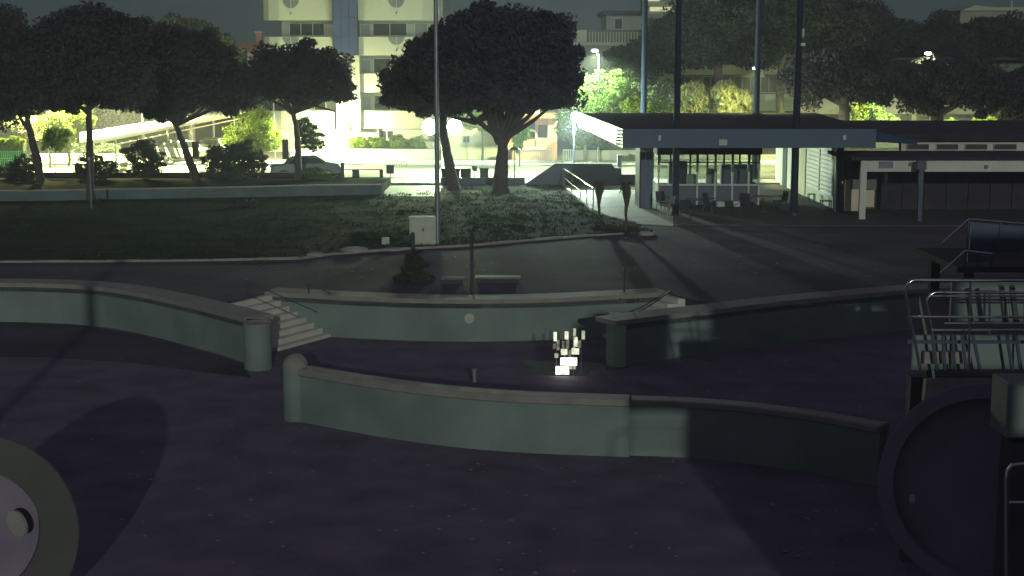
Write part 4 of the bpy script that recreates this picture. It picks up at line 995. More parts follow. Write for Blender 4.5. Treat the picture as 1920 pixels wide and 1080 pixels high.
# cabinet on the lawn
a = P(768, 463, 54.8); b = P(817, 407, 54.8); cx = (a.x + b.x) / 2; w = (b.x - a.x) / 2
cbn = thing('electrical_cabinet', 'large white electrical cabinet standing on the lawn edge', 'cabinet', None, (cx, 54.8, .03)); zt = b.z - .03
MB().box(-w, w, 0, .5, .06, zt - .04).build('body', M['cab'], cbn, bevel=.01); MB().box(-w - .03, w + .03, -.03, .53, zt - .037, zt).build('lid', M['cab'], cbn); MB().box(-w + .05, w - .05, .05, .45, 0, .057).build('plinth', M['kerb'], cbn)
for s in (-1, 1): MB().box(min(s*.02, s*(w-.03)), max(s*.02, s*(w-.03)), -.018, -.002, .1, zt - .09).build('door', M['cab'], cbn)
MB().box(-.01, .05, -.04, -.02, zt * .5, zt * .5 + .12).build('handle', M['darkmetal'], cbn)
a = G(774, 470); o = thing('bollard', 'short dark bollard in front of the white cabinet', 'bollard', None, tuple(a)); MB().tube([(0, 0, 0), (0, 0, .62)], .085, 12).build('post', M['darkmetal'], o); MB().lathe([(.085, 0), (.07, .05), (.02, .08)], (0, 0, .62), 12).build('cap', M['darkmetal'], o)
# slabs on the deck
def slab(name, label, cat, x0, x1, y0, y1, m):
    b = G(x0, y1); c = G(x1, y1); h = (b.y / F) * (y1 - y0) * .55
    o = thing(name, label, cat, None, tuple(b)); w = c.x - b.x
    MB().box(0, w, 0, .5, h * .75, h + .02).build('seat', m, o, bevel=.01); MB().box(.06, w - .06, .06, .44, 0, h * .745).build('base', M['deck'], o)
slab('stone_bench', 'pale green block bench on the deck above the far pool wall', 'bench', 826, 871, 514, 533, M['lowwall'])
slab('stone_bench', 'longer dim grey bench right of the pale green one', 'bench', 890, 976, 513, 531, M['shutter'])
a = G(885, 548); o = thing('shower_post', 'dark slim shower post between the two benches', 'shower', None, tuple(a)); MB().tube([(0, 0, 0), (0, 0, 1.9), (.12, -.1, 2.05), (.25, -.15, 2.0)], .05, 10).build('post', M['darkmetal'], o, smooth=True); MB().lathe([(.09, 0), (.06, .04), (.02, .06)], (.25, -.15, 1.94), 10).build('shower_head', M['galv'], o)
MB().box(.05, .12, -.03, .03, .75, .95).build('tap', M['steel'], o)
a = G(1172, 552) ; o = thing('rail_post', 'short dark post on the far pool coping near the right steps', 'post', None, tuple(a)); MB().tube([(0, .3, .03), (0, .3, .75)], .03, 8).build('post', M['darkmetal'], o)

# ================================================================ RIGHT FOREGROUND TERRACE
TY = 22.0; TZ = pz(705, TY)
tx = P(1728, 0, TY).x
tr = thing('raised_terrace', 'raised terrace at the right edge with pale parapet panels between dark balusters', 'terrace', None, (tx, TY, FZ))
def trb(name, m, x0, x1, y0, y1, z0, z1): return MB().box(x0 - tx, x1 - tx, y0 - TY, y1 - TY, z0 - FZ, z1 - FZ).build(name, m, tr)
xe = tx + 9
MB().prism([(.5, .1), (9, .1), (9, 8), (8.6 - tx, 8)], TZ - .22 - FZ, TZ - .02 - FZ).build('floor_slab', M['terrace'], tr)
trb('edge_beam', M['tile'], P(1768, 0, TY).x, xe, TY - .02, TY + .095, TZ - .28, TZ - .05)
MB().hexa([(P(1765,0,TY).x-tx,-.05,TZ-.4-FZ),(P(1775,0,TY).x-tx,-.05,TZ-.45-FZ),(P(1765,0,TY).x-tx,.1,TZ-.4-FZ),(P(1775,0,TY).x-tx,.1,TZ-.45-FZ),(P(1768,0,TY).x-tx,-.05,TZ-.05-FZ),(P(1805,0,TY).x-tx,-.05,TZ-.10-FZ),(P(1768,0,TY).x-tx,.1,TZ-.05-FZ),(P(1805,0,TY).x-tx,.1,TZ-.10-FZ)]).build('bracket', M['tile'], tr)
trb('support_wall', M['terrace'], tx + 1.2, xe, TY + 2.2, TY + 2.5, FZ, TZ - .24)
for px in (1790, 1905): x = P(px, 0, TY).x; trb('support_column', M['terrace'], x - .12, x + .12, TY + 1.0, TY + 1.24, FZ, TZ - .24)
zw0, zw1 = pz(694, TY + .6), pz(629, TY + .6)
trb('parapet_panel', M['poolwall'], P(1741, 0, TY + .6).x, P(1925, 0, TY + .6).x + 3, TY + .6, TY + .68, zw0, zw1)
trb('tile_band', M['tile'], P(1762, 0, TY + .5).x, P(1852, 0, TY + .5).x, TY + .45, TY + .58, pz(681, TY + .5), pz(659, TY + .5))
zr = pz(641, TY + .3)
MB().bar((P(1740, 0, TY).x - tx, .3, zr - FZ), (xe - tx, .3, zr - FZ), .04, .05).build('baluster_rail', M['blue'], tr)
for x0_, x1_ in ((1748, 1757), (1768, 1772), (1786, 1790), (1804, 1812), (1824, 1838), (1888, 1898), (1905, 1914)):
    a, b = P(x0_, 628, TY + .3), P(x1_, 694, TY + .3); MB().bar(a - Vector((tx, TY, FZ)), b - Vector((tx, TY, FZ)), .045, .045).build('baluster', M['blue'], tr)
# rear pale panel behind upper rails
trb('rear_panel', M['poolwall'], P(1811, 0, TY + 4).x, P(1925, 0, TY + 4).x + 3, TY + 4, TY + 4.1, pz(604, TY + 4), pz(528, TY + 4))
# rails
def bend(cx, cz, r, a0, a1, Y, n=6): return [Vector((cx + r * math.cos(R(a0 + (a1 - a0) * i / n)), Y, cz + r * math.sin(R(a0 + (a1 - a0) * i / n)))) for i in range(n + 1)]
def terrace_rail(label, xcorner, ytop, xb, yb, ymid, Y, m=M['steel'], r=.024, y3=None):
    c = P(xcorner, ytop, Y); rr_ = .16; o = thing('terrace_railing', label, 'railing', 'steel railings on the raised terrace', (c.x, Y, c.z)); inv = Vector((c.x, Y, c.z))
    bt = P(xb, yb, Y); pts = [bt] + bend(c.x + rr_, c.z - rr_, rr_, 180, 90, Y) + [Vector((c.x + 3.2, Y, c.z - .02))]
    MB().tube([p - inv for p in pts], r, 10).build('top_rail', m, o, smooth=True)
    q = P(xcorner, ymid, Y); MB().tube([Vector((c.x + .06, Y, q.z)) - inv, Vector((c.x + 3.2, Y, q.z - .01)) - inv], r * .85, 10).build('middle_rail', m, o, smooth=True)
    if y3: q = P(xcorner, y3, Y); MB().tube([Vector((c.x + .3, Y, q.z)) - inv, Vector((c.x + 3.2, Y, q.z - .01)) - inv], r * .85, 10).build('lower_rail', m, o, smooth=True)
    for k in (1.0, 2.0, 3.0): MB().tube([Vector((c.x + k, Y, c.z)) - inv, Vector((c.x + k + .04, Y, bt.z)) - inv], r * .8, 8).build('post', m, o, smooth=True)
terrace_rail('front steel railing of the raised terrace, its top rail highest in view', 1698, 525, 1726, 695, 594, TY - .1)
terrace_rail('inner steel railing of the raised terrace, one step lower and to the right', 1739, 548, 1752, 640, 555, TY + .9, r=.022, y3=606)
a = P(1748, 619, TY + .15); b = P(1925, 619, TY + .15); tag(MB().tube([a, b + Vector((2, 0, 0))], .022, 10).build('grab_rail', M['steel'], smooth=True), 'single straight steel rail just above the pale parapet panels', 'rail')
# vertical bars before rear panel
for px, lb_ in ((1877, 'dark leaning bar before the rear pale panel, left of two'), (1897, 'dark leaning bar before the rear pale panel, right of two')):
    a, b = P(px, 535, TY + 2.6), P(px + 9, 606, TY + 2.6); tag(MB().bar(a, b, .08, .08).build('leaning_bar', M['darkmetal']), lb_, 'bar')
# blue stair rails behind
YS = 31.0
def srail(label, pts, yb):
    P3 = [P(x, y, YS) for x, y in pts]; o = thing('stair_railing', label, 'railing', 'bluish stair railings at right', tuple(P3[0])); inv = P3[0]
    MB().tube([p - inv for p in P3], .022, 8).build('handrail', M['steel'], o, smooth=True)
    for p in P3[1:] + [P3[1].lerp(P3[-1], .5)]: MB().tube([p - inv, Vector((p.x, p.y, pz(yb, YS))) - inv], .02, 6).build('post', M['blue'], o)
    a, b = P3[1], P3[-1]; zb_ = pz(yb - 8, YS)
    MB().hexa([Vector(v) - inv for v in ((a.x+.05,YS,zb_),(b.x-.05,YS,zb_),(a.x+.05,YS+.02,zb_),(b.x-.05,YS+.02,zb_),(a.x+.05,YS,a.z-.06),(b.x-.05,YS,b.z-.06),(a.x+.05,YS+.02,a.z-.06),(b.x-.05,YS+.02,b.z-.06))]).build('infill_panel', M['blue'], o)
srail('upper stair railing with bluish infill panel at the right edge', [(1765, 457), (1816, 411), (1935, 421)], 482)
YS = 29.0
srail('lower stair railing with short sloping handrail below the bluish one', [(1763, 512), (1810, 470), (1860, 476)], 500)
st_ = thing('stair_landing', 'dark concrete landing carrying the bluish stair railings', 'landing', None, (P(1820, 0, 29).x, 29, 0))
zl_ = pz(500, 29)
MB().box(0, 5, 0, 3, zl_ - .12, zl_).build('landing_slab', M['roof'], st_)
for xx in (.3, 3.0):
    for yy in (.3, 2.6): MB().box(xx - .1, xx + .1, yy - .1, yy + .1, FZ, zl_ - .122).build('leg', M['roof'], st_)

# white panel box lower right
post_box('equipment_box', 'pale green equipment box at the right edge below the terrace', 'box', 1885, 1990, 719, 822, 17, .6, M['poolwall'])
c = P(1925, 822, 17.3); tag(MB().box(c.x - .25, c.x + .6, 17.05, 17.5, FZ, c.z).build('plinth_wall', M['terrace']), 'dark plinth wall under the pale equipment box', 'wall')
# small steel rail lower right
terr = thing('grab_railing', 'small shiny grab railing at the right edge low in the frame', 'railing', None, tuple(P(1887, 880, 15))); inv = Vector(terr.location)
MB().tube([p - inv for p in [P(1887, 1080, 15), P(1886, 900, 15), P(1889, 882, 15), P(1897, 872, 15), P(1925, 869, 15), P(2050, 869, 15)]], .02, 10).build('top_rail', M['steel'], terr, smooth=True)
MB().tube([p - inv for p in [P(1892, 942, 15), P(2050, 942, 15)]], .016, 8).build('middle_rail', M['steel'], terr, smooth=True)

# water slide tubes -------------------------------------------------
def ring_tube(name, label, ctr, r_out, r_in, dirv, L, m, flange=True):
    o = thing(name, label, 'water slide', None, tuple(ctr)); d = Vector(dirv).normalized(); u = d.cross(Vector((0, 0, 1))).normalized(); v = u.cross(d).normalized(); n = 56
    def shell(name, prof):
        mb = MB(); k = 0
        for (r, s) in prof:
            for j in range(n):
                a = 2 * math.pi * j / n; mb.v.append(tuple(d * s + (u * math.cos(a) + v * math.sin(a)) * r))
        q = len(prof)
        for i in range(q):
            for j in range(n): mb.f.append((i*n+j, i*n+(j+1)%n, ((i+1)%q)*n+(j+1)%n, ((i+1)%q)*n+j))
        return mb.build(name, m, o, smooth=True)
    w = r_out - r_in
    shell('tube', [(r_in, .04), (r_in, L), (r_in + .05, L), (r_in + .05, .04)])
    shell('flange', [(r_in, 0), (r_in, .038), (r_out - .02, .038), (r_out, .02), (r_out - .02, 0)])
    return o
c1_ = P(-62, 1014, 20.0); c2_ = P(1850, 916, 18.5)
sl1 = ring_tube('play_tunnel', 'thick grey round rim of a play tunnel at the lower left corner', c1_, 212 * 20 / F, 140 * 20 / F, (c1_.x, c1_.y, -2.0), .7, M['slide'])
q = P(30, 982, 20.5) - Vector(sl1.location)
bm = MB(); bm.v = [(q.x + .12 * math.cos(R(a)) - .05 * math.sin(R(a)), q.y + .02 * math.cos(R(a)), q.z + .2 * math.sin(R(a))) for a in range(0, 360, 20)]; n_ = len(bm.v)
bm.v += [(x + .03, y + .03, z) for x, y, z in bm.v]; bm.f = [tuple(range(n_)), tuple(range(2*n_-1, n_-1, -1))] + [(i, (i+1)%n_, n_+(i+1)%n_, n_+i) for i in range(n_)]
bm.build('light_patch', M['coping'], sl1)  # patch of light inside the tunnel, built as a pale plate
def back_disc(o, r, s, d):
    d = Vector(d).normalized(); u = d.cross(Vector((0, 0, 1))).normalized(); v = u.cross(d).normalized()
    m_ = MB(); k = 48; m_.v = [tuple(d * (s + e) + (u * math.cos(2*math.pi*i/k) + v * math.sin(2*math.pi*i/k)) * r) for e in (0, .03) for i in range(k)]
    m_.f = [tuple(range(k)), tuple(range(2*k-1, k-1, -1))] + [(i, (i+1)%k, k+(i+1)%k, k+i) for i in range(k)]
    m_.build('back_wall', M['slidedark'], o)
back_disc(sl1, 139 * 20 / F, .6, (c1_.x, c1_.y, -2.0))
sl2 = ring_tube('play_tunnel', 'dark glossy round rim of a play tunnel at the lower right below the terrace', c2_, 206 * 18.5 / F, 176 * 18.5 / F, (c2_.x, c2_.y, -2.0), .6, M['slidedark'])
back_disc(sl2, 175 * 18.5 / F, .25, (c2_.x, c2_.y, -2.0))
q = P(1710, 935, 18.45) - Vector(sl2.location); MB().box(q.x - .03, q.x + .03, q.y - .03, q.y, q.z - .055, q.z + .055).build('small_tag', M['plate'], sl2)
# glint on the pool floor, made up of added glowing blocks
lf = thing('glint_blocks', 'bright glint drawn as square glowing blocks on the pool floor before the far wall', 'painted glint', None, tuple(G(1063, 706, FZ))); I_ = Vector(lf.location); YF = I_.y
bl = [(1042,1067,688,702,3),(1051,1082,672,685.5,3),(1068,1080,686,693,1),(1040,1047,664,671,1),(1052,1064,656,666,2),(1072,1086,655,665,2),(1066,1071,657,670,0),(1038,1044,624,640,2),(1059,1066,623,637,2),(1076,1083,633,650,2),(1075,1080,617,631,1),(1091,1097,622,637,1),(1044,1049,639,657,0),(1062,1067,639,654,0),(1037,1042,646,655,0),(1084,1089,640,652,0),(1075,1079,652,656,1),(1054,1058,641,655,0)]
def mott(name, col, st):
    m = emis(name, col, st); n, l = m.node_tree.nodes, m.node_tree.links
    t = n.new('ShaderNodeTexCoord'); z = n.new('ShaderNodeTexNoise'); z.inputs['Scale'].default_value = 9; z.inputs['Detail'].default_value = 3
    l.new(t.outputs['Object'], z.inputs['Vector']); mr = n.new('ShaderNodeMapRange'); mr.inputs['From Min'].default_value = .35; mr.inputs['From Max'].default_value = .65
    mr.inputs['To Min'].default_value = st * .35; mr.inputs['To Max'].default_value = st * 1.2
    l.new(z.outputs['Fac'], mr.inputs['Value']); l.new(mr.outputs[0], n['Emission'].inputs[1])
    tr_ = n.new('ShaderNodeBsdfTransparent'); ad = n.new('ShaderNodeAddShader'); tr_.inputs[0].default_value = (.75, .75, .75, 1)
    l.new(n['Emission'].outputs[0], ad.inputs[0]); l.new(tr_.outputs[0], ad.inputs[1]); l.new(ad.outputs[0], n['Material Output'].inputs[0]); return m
lm = [mott('dim_glint', (.5, .52, .36), .25), mott('half_glint', (.8, .85, .6), .4), mott('lit_glint', (.9, .93, .68), .75), mott('bright_glint', (1, 1, .8), 1.8)]
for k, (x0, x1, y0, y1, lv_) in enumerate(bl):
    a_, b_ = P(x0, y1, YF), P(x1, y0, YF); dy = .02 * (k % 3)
    MB().box(a_.x - I_.x, b_.x - I_.x, dy, dy + .1, a_.z - I_.z, b_.z - I_.z).build('glint_block', lm[lv_], lf)
MB().box(-.35, .35, .16, .2, 0, 1.25).build('glint_back', M['slidedark'], lf) if False else None
for x in (-.28, -.05, .17, .38): MB().tube([(x, .13, 0), (x, .13, 1.0)], .006, 6).build('block_rod', M['galv'], lf)  # thin rods added among the glowing blocks

# ================================================================ TREES
GP = 'umbrella pines between pool and street'
tree('umbrella_pine', 'dark umbrella pine at the far left edge with a slightly bent trunk', 'pine tree', 80, (77, 349, 80), [(70, 300), (60, 260), (50, 222), (58, 180)], [(0, 185, 70, 44), (-15, 115, 85, 112), (40, 120, 75, 85), (50, 165, 62, 60), (-40, 170, 90, 62)], 20000, .26, 21, r=.26, group=GP, branches=[[(58, 250), (42, 222), (30, 200)]])
tree('umbrella_pine', 'dark umbrella pine with straight trunk behind the thin grey post, second from left', 'pine tree', 73.2, (171, 376), [(169, 320), (167, 260), (166, 210), (165, 160)], [(235, 165, 55, 42), (110, 178, 60, 30), (150, 82, 100, 78), (95, 118, 66, 78), (212, 100, 66, 72), (165, 150, 105, 52), (215, 160, 60, 45)], 26000, .25, 22, r=.23, group=GP, branches=[[(167, 215), (145, 198), (128, 188)], [(167, 205), (190, 190), (205, 175)]])
tree('umbrella_pine', 'dark umbrella pine whose trunk leans left and forks, third from left', 'pine tree', 80, (372, 350, 80), [(362, 318), (350, 285), (338, 255), (330, 235)], [(435, 180, 48, 34), (300, 190, 70, 30), (335, 142, 105, 74), (408, 155, 66, 62), (262, 120, 66, 86), (305, 88, 75, 52), (380, 110, 60, 50)], 26000, .25, 23, r=.27, group=GP, branches=[[(331, 238), (318, 218), (312, 195)], [(331, 236), (340, 215), (344, 190)]])
tree('umbrella_pine', 'smaller umbrella pine with wide fork in front of the apartment block', 'pine tree', 80.5, (562, 346, 80.5), [(560, 310), (558, 270), (555, 235), (550, 212)], [(556, 126, 76, 50), (612, 146, 54, 44), (508, 145, 44, 42), (560, 160, 98, 30), (640, 165, 26, 32), (575, 175, 60, 20)], 20000, .22, 24, r=.24, group=GP, branches=[[(550, 214), (525, 197), (498, 185)], [(551, 212), (558, 190), (556, 165)], [(556, 192), (580, 196), (625, 210)]])
tree('umbrella_pine', 'leaning pine trunk right of the dazzling twin lamp, crown merging with the big pine', 'pine tree', 79, (852, 352, 79), [(846, 320), (838, 285), (831, 250), (832, 215), (836, 180)], [(790, 160, 80, 55), (835, 120, 90, 78), (768, 172, 58, 40), (840, 170, 80, 42)], 18000, .26, 25, r=.32, group=GP, branches=[[(832, 222), (810, 205), (790, 195)]])
tree('umbrella_pine', 'largest umbrella pine with thick forked trunk left of the lit path', 'pine tree', 77, (939, 363), [(940, 320), (942, 285), (942, 262)], [(915, 88, 142, 82), (1003, 110, 92, 78), (1020, 152, 76, 50), (950, 150, 130, 62), (880, 110, 120, 90), (900, 175, 110, 38), (1000, 178, 90, 34)], 42000, .27, 26, r=.46, group=GP, branches=[[(938, 268), (922, 232), (908, 190), (880, 160)], [(944, 268), (962, 235), (970, 195), (990, 160)], [(915, 215), (890, 228), (850, 222)]])
tree('umbrella_pine', 'dark umbrella pine rising behind the canopy at right, left of two', 'pine tree', 96, (1584, 244, 96), [(1584, 215), (1583, 195), (1582, 178)], [(1590, 134, 96, 54), (1520, 150, 58, 44), (1640, 150, 56, 42)], 17000, .28, 27, r=.5, group='dark pines behind the service building', branches=[[(1583, 195), (1560, 185), (1540, 176)], [(1583, 190), (1610, 182), (1630, 176)]])
tree('umbrella_pine', 'dark umbrella pine below the right street lamp, right of two', 'pine tree', 96, (1757, 244, 96), [(1757, 222), (1760, 200), (1765, 180)], [(1785, 154, 98, 50), (1720, 165, 54, 38), (1850, 172, 56, 44)], 17000, .28, 28, r=.5, group='dark pines behind the service building', branches=[[(1758, 215), (1785, 200), (1815, 192)]])
tree('umbrella_pine', 'dark pine cut by the right edge above the service building', 'pine tree', 97, (1915, 244, 97), [(1912, 215), (1908, 190)], [(1915, 182, 50, 60), (1960, 160, 60, 60)], 8000, .28, 29, r=.4)
GB = 'tall background pines at right'
tree('background_pine', 'tall background pine with visible trunk above the pale drooping shrubs', 'pine tree', 111, (1347, 230, 111), [(1347, 180), (1346, 140), (1350, 100), (1358, 70)], [(1335, 50, 100, 58), (1400, 70, 85, 60), (1290, 100, 60, 34), (1350, 95, 60, 30)], 15000, .32, 31, r=.42, m=M['pinegreen'], group=GB, branches=[[(1347, 135), (1325, 110), (1300, 98)], [(1350, 110), (1375, 85), (1395, 70)]])
tree('background_pine', 'tall background pine with pale forked limbs between the two right masts', 'pine tree', 112, (1465, 240, 112), [(1462, 190), (1460, 150), (1468, 110), (1478, 80)], [(1480, 45, 80, 62), (1540, 60, 75, 50), (1430, 30, 60, 50)], 14000, .32, 32, r=.36, m=M['pinegreen'], bark=M['barkpale'], group=GB, branches=[[(1460, 150), (1480, 115), (1498, 90)]])
tree('background_pine', 'wide background pine left of the right street lamp', 'pine tree', 121, (1630, 240, 121), [(1630, 180), (1630, 120)], [(1600, 60, 95, 52), (1670, 85, 85, 48), (1560, 30, 60, 40)], 14000, .34, 33, r=.3, m=M['pinegreen'], group=GB)
tree('background_pine', 'wide background pine behind the right street lamp', 'pine tree', 121, (1760, 240, 121), [(1760, 180), (1762, 125)], [(1755, 80, 95, 48), (1800, 105, 80, 42)], 13000, .34, 34, r=.3, m=M['pinegreen'], group=GB)
tree('background_pine', 'wide background pine in the top right corner', 'pine tree', 121, (1880, 240, 121), [(1880, 180), (1878, 125)], [(1875, 78, 90, 52), (1940, 95, 70, 60), (1850, 125, 80, 40)], 14000, .34, 35, r=.3, m=M['pinegreen'], group=GB)
tree('background_pine', 'rounded background tree lit grey-green behind the left pines', 'tree', 112, (360, 300, 112), [(358, 200), (355, 130)], [(350, 66, 72, 36), (405, 90, 42, 32), (440, 112, 26, 24)], 11000, .3, 36, r=.3, m=M['pinegreen'])
tree('background_pine', 'dark background tree between the mast and terrace building', 'pine tree', 118, (1262, 240, 118), [(1262, 180), (1262, 120)], [(1258, 75, 55, 45), (1225, 110, 60, 45), (1190, 125, 50, 40)], 11000, .32, 37, r=.3, m=M['pinegreen'])
for i, (x, y, rx, ry, lb_) in enumerate(((215, 190, 70, 52, 'dark background tree behind the low end of the carport'), (330, 190, 80, 48, 'dark background tree behind the middle of the carport'), (445, 178, 60, 50, 'dark background tree behind the far end of the carport'), (60, 175, 90, 50, 'dark background tree behind the first pine'))):
    tree('background_tree', lb_, 'tree', 119, (x, 290, 119), [(x + 2, 260), (x - 3, y + 30)], [(x, y, rx, ry), (x + rx * .45, y + 12, rx * .6, ry * .7), (x - rx * .4, y + 14, rx * .6, ry * .75)], 14000, .32, 90 + i, r=.25, m=M['leafdark'], fill=.4, clump=.28)
# broadleaf trees & shrubs lit by the street lamps
def bush(label, px, pyb, Y, lobes, n, size, seed, m, cat='shrub', name='shrub', trunk=None, r=.05, droop=0, group=None, clump=.25, bark=None, stems=3, fill=.25):
    b = P(px, pyb, Y)
    tr_ = trunk or [(px, pyb - 8), (px + 1, pyb - 16)]
    return tree(name, label, cat, Y, (px, pyb, Y), tr_, lobes, n, size, seed, m=m, r=r, droop=droop, clump=clump, bark=bark, group=group, crown='foliage', fill=fill)
bush('green leafy tree with pale trunk left of the canopy', 1097, 306, 100, [(1085, 220, 50, 45), (1130, 190, 55, 60), (1100, 245, 55, 28), (1165, 200, 40, 50)], 16000, .2, 41, M['leaf'], 'tree', 'leafy_tree', [(1097, 285), (1097, 268), (1096, 250)], .14, bark=M['barkpale'])
bush('tall dark leafy tree right of the street lamp pole', 1185, 300, 104, [(1165, 160, 50, 55), (1200, 200, 55, 60), (1240, 190, 45, 50)], 12000, .22, 42, M['leafdark'], 'tree', 'leafy_tree', [(1185, 260), (1185, 220)], .15)
bush('bright yellow-green shrub showing above the canopy left part', 1190, 235, 93, [(1182, 200, 20, 18), (1200, 196, 18, 16)], 3500, .15, 43, M['leafyel'])
bush('yellow-green shrub between the two left masts above the canopy', 1235, 235, 94, [(1235, 205, 22, 16), (1250, 208, 16, 12)], 3000, .15, 44, M['leaf'])
for i, (x, y, rx, ry) in enumerate(((1302, 178, 22, 26), (1338, 190, 16, 24), (1355, 176, 20, 22), (1388, 190, 20, 22))):
    bush('pale drooping shrub above the canopy, %s of four' % ('leftmost', 'second from left', 'third from left', 'rightmost')[i], x, 240, 96 + (i % 2), [(x, y, rx, ry), (x + (-5, 4, 6, -4)[i], y + 26, rx * .9, 16)], 4500, .26, 50 + i, M['plume'], droop=.9, clump=.34, group='pale drooping shrubs above the canopy')
bush('bright yellow-green shrub left of the dark pine trunk behind the building', 1612, 245, 105, [(1610, 208, 20, 18), (1600, 225, 22, 14)], 3500, .16, 61, M['leafyel'])
bush('tall feathery green shrub right of the dark pine trunk behind the building', 1640, 245, 105, [(1640, 198, 20, 20), (1645, 222, 26, 16), (1668, 226, 16, 13)], 5500, .16, 62, M['leaf'])
bush('low bright green shrub above the dark roof at right, smaller of two', 1785, 246, 105, [(1783, 232, 16, 9)], 2200, .14, 63, M['leafyel'])
bush('low bright green shrub above the dark roof at right, larger of two', 1855, 246, 105, [(1845, 230, 26, 13), (1872, 232, 18, 9)], 4200, .14, 64, M['leafyel'])
bush('tall pale willow-like tree between the first and second pine', 130, 318, 97, [(120, 235, 42, 38), (150, 220, 28, 30), (95, 250, 24, 24)], 10000, .2, 71, M['leafyel'], 'tree', 'leafy_tree', [(130, 290), (130, 260)], .14, droop=.6)
bush('pale leafy tree at the left behind the green hedge', 65, 300, 98, [(60, 238, 26, 26), (30, 225, 26, 22)], 4500, .2, 72, M['plume'], 'tree', 'leafy_tree', [(62, 275), (62, 255)], .12)
bush('small round tree on a thin stem between first and second pine', 104, 344, 86, [(102, 268, 32, 17), (106, 254, 26, 16)], 5500, .14, 73, M['leaf'], 'tree', 'young_tree', [(104, 320), (104, 290), (103, 272)], .03)
bush('bright yellow-green tree beyond the third and fourth pines', 470, 320, 98, [(470, 240, 46, 36), (500, 255, 34, 30), (440, 262, 28, 22), (470, 275, 44, 16)], 13000, .18, 74, M['leafyel'], 'tree', 'leafy_tree', [(470, 300), (470, 270)], .14)
bush('thin dark tree leaning right of the fourth pine', 578, 318, 88, [(578, 255, 22, 28), (592, 262, 16, 24), (570, 235, 15, 18)], 4200, .16, 75, M['leafdark'], 'tree', 'young_tree', [(576, 300), (572, 280), (576, 262)], .04)
bush('sprawling shrub at the foot of the first pine', 38, 348, 81, [(20, 318, 26, 18), (48, 312, 26, 24), (38, 332, 30, 14)], 4200, .15, 76, M['leafdark'], group='shrubs along the boundary wall', clump=.3)
bush('loose shrub around the second pine trunk', 178, 348, 80.5, [(160, 310, 24, 20), (200, 312, 24, 18), (178, 322, 40, 14), (180, 300, 30, 14)], 4200, .15, 77, M['leafdark'], group='shrubs along the boundary wall', clump=.3)
bush('rounded shrub between the second and third pine', 270, 348, 81, [(265, 290, 34, 28), (290, 300, 22, 24), (268, 318, 28, 14)], 6500, .15, 78, M['leafdark'], group='shrubs along the boundary wall', clump=.28)
bush('biggest dark shrub between the third and fourth pine', 435, 348, 81, [(430, 300, 48, 32), (455, 290, 32, 28), (432, 325, 52, 20), (400, 300, 24, 20), (480, 305, 22, 26)], 16000, .15, 79, M['leafdark'], group='shrubs along the boundary wall', clump=.25)
bush('low spreading shrub right of the fourth pine trunk', 592, 346, 81, [(590, 325, 28, 14), (612, 332, 20, 10)], 3600, .14, 80, M['leaf'], group='shrubs along the boundary wall')
bush('slim banana-like plant beside the big pine trunk', 974, 312, 97, [(972, 262, 9, 26), (984, 248, 9, 14)], 1500, .3, 81, M['leaf'], 'plant', 'leafy_plant', [(974, 290), (974, 268)], .06, droop=.3)
bush('yellow-green tree foliage behind the forked trunk of the big pine', 905, 300, 101, [(895, 225, 40, 18), (920, 215, 28, 14)], 4500, .18, 82, M['leafyel'], 'tree', 'leafy_tree', [(905, 270), (903, 240)], .1)
bush('reddish flowering shrub at the pale wall left of the kiosk', 1180, 312, 100.8, [(1178, 298, 14, 10), (1190, 302, 10, 8)], 1500, .12, 83, M['leafyel'])
bush('dark conical shrub on the deck left of the pale green bench', 775, 545, 46, [(775, 522, 42, 22), (778, 496, 24, 22), (780, 478, 10, 12)], 5500, .12, 84, M['leafdark'], clump=.28, r=.05)
bush('low dark plant on the lawn left of the white cabinet', 712, 452, 57, [(690, 442, 34, 9), (730, 446, 26, 8)], 2200, .12, 85, M['leafdark'], 'plant', 'low_plant')
bush('dark shrub patch in the middle of the lawn below the low wall', 475, 388, 70, [(470, 384, 26, 9), (450, 390, 18, 7)], 1500, .12, 86, M['leafdark'], 'plant', 'low_plant')
bush('low dark plants along the lawn edge before the two young palms', 1180, 438, 59, [(1180, 432, 42, 6), (1130, 430, 28, 5)], 2000, .11, 87, M['leafdark'], 'plant', 'low_plant')

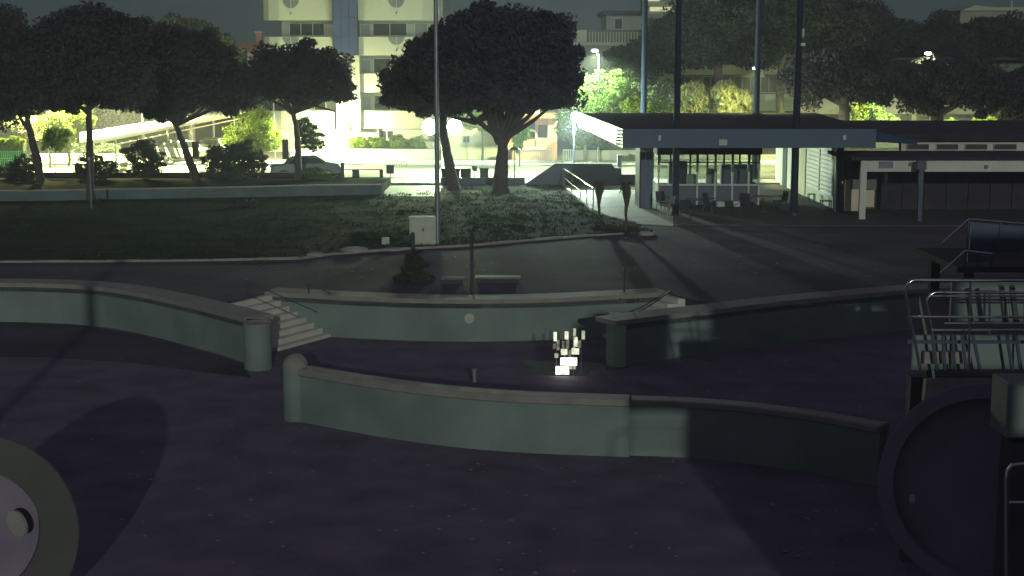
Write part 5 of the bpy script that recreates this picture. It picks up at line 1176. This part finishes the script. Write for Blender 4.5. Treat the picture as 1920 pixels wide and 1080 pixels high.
# ================================================================ BEHIND THE CAMERA: unseen block added to shape the shade on the right pools
ch_ = thing('shade_block', 'unseen block right of the viewpoint, added with gaps and rails to shape pool shade', 'building', None, (0, -2, FZ))
TOP = 9.9
cw = [(6.8, 8.6, 0, 6.35), (6.8, 8.02, 6.35, 7.0), (8.35, 8.6, 6.35, 7.0), (6.8, 8.6, 7.0, 8.45), (8.6, 34, 0, 7.05), (9.9, 11, 7.65, TOP), (11, 16, 7.65, 7.88), (11, 16, 8.66, TOP), (16, 34, 7.051, TOP), (8.6, 9.9, 9.3, TOP)]
for a_, b_, z0_, z1_ in cw: MB().box(a_ + .002, b_, -.3, 0, (z0_ if z0_ == 0 else z0_ - FZ), z1_ - FZ).build('wall', M['white'], ch_)  # walls of the added block, with gaps to shape the pool shade
MB().box(6.35, 6.798, -.3, 0, 6.75 - FZ, 8.15 - FZ).build('shade_side', M['white'], ch_)
MB().box(5.0, 6.346, -.3, 0, 6.78 - FZ, 7.55 - FZ).build('shade_box', M['white'], ch_)  # added to shade the glowing blocks on the pool floor
MB().box(5.6, 6.798, -.4, 0, 6.1 - FZ, 6.62 - FZ).build('shade_front', M['white'], ch_)
for z in (5.77, 5.56, 5.32): MB().tube([(5.65, -.1, z - FZ), (6.8, -.1, z - FZ)], .024, 8).build('shadow_rail', M['steel'], ch_)
MB().tube([(5.65, -.1, 4.9 - FZ), (5.65, -.1, 6.1 - FZ)], .024, 8).build('rail_post', M['steel'], ch_)
MB().tube([(5.65, -.1, 5.62 - FZ), (5.36, -.1, 5.6 - FZ), (5.25, -.1, 5.48 - FZ), (5.25, -.1, 4.9 - FZ)], .024, 8).build('shadow_rail_loop', M['steel'], ch_)
fp = thing('flag_pole', 'bare flag pole left of the viewpoint casting a thin shadow', 'pole', None, (-8.6, -2, FZ)); MB().tube([(0, 0, 0), (0, 0, 12)], .17, 8).build('pole', M['galv'], fp)

# ================================================================ HAZE
HZ = MB().box(-195, 195, -64, 305, -4.0, 40).build('haze', M['glass']); HZ.data.materials.clear()
hm = bpy.data.materials.new('haze_air'); hm.use_nodes = True
n, l = hm.node_tree.nodes, hm.node_tree.links; n.remove(n['Principled BSDF'])
pv = n.new('ShaderNodeVolumePrincipled'); pv.inputs['Color'].default_value = (.82, .84, 1, 1); pv.inputs['Density'].default_value = .0016; pv.inputs['Anisotropy'].default_value = .3
l.new(pv.outputs[0], n['Material Output'].inputs['Volume']); HZ.data.materials.append(hm); HZ['kind'] = 'stuff'
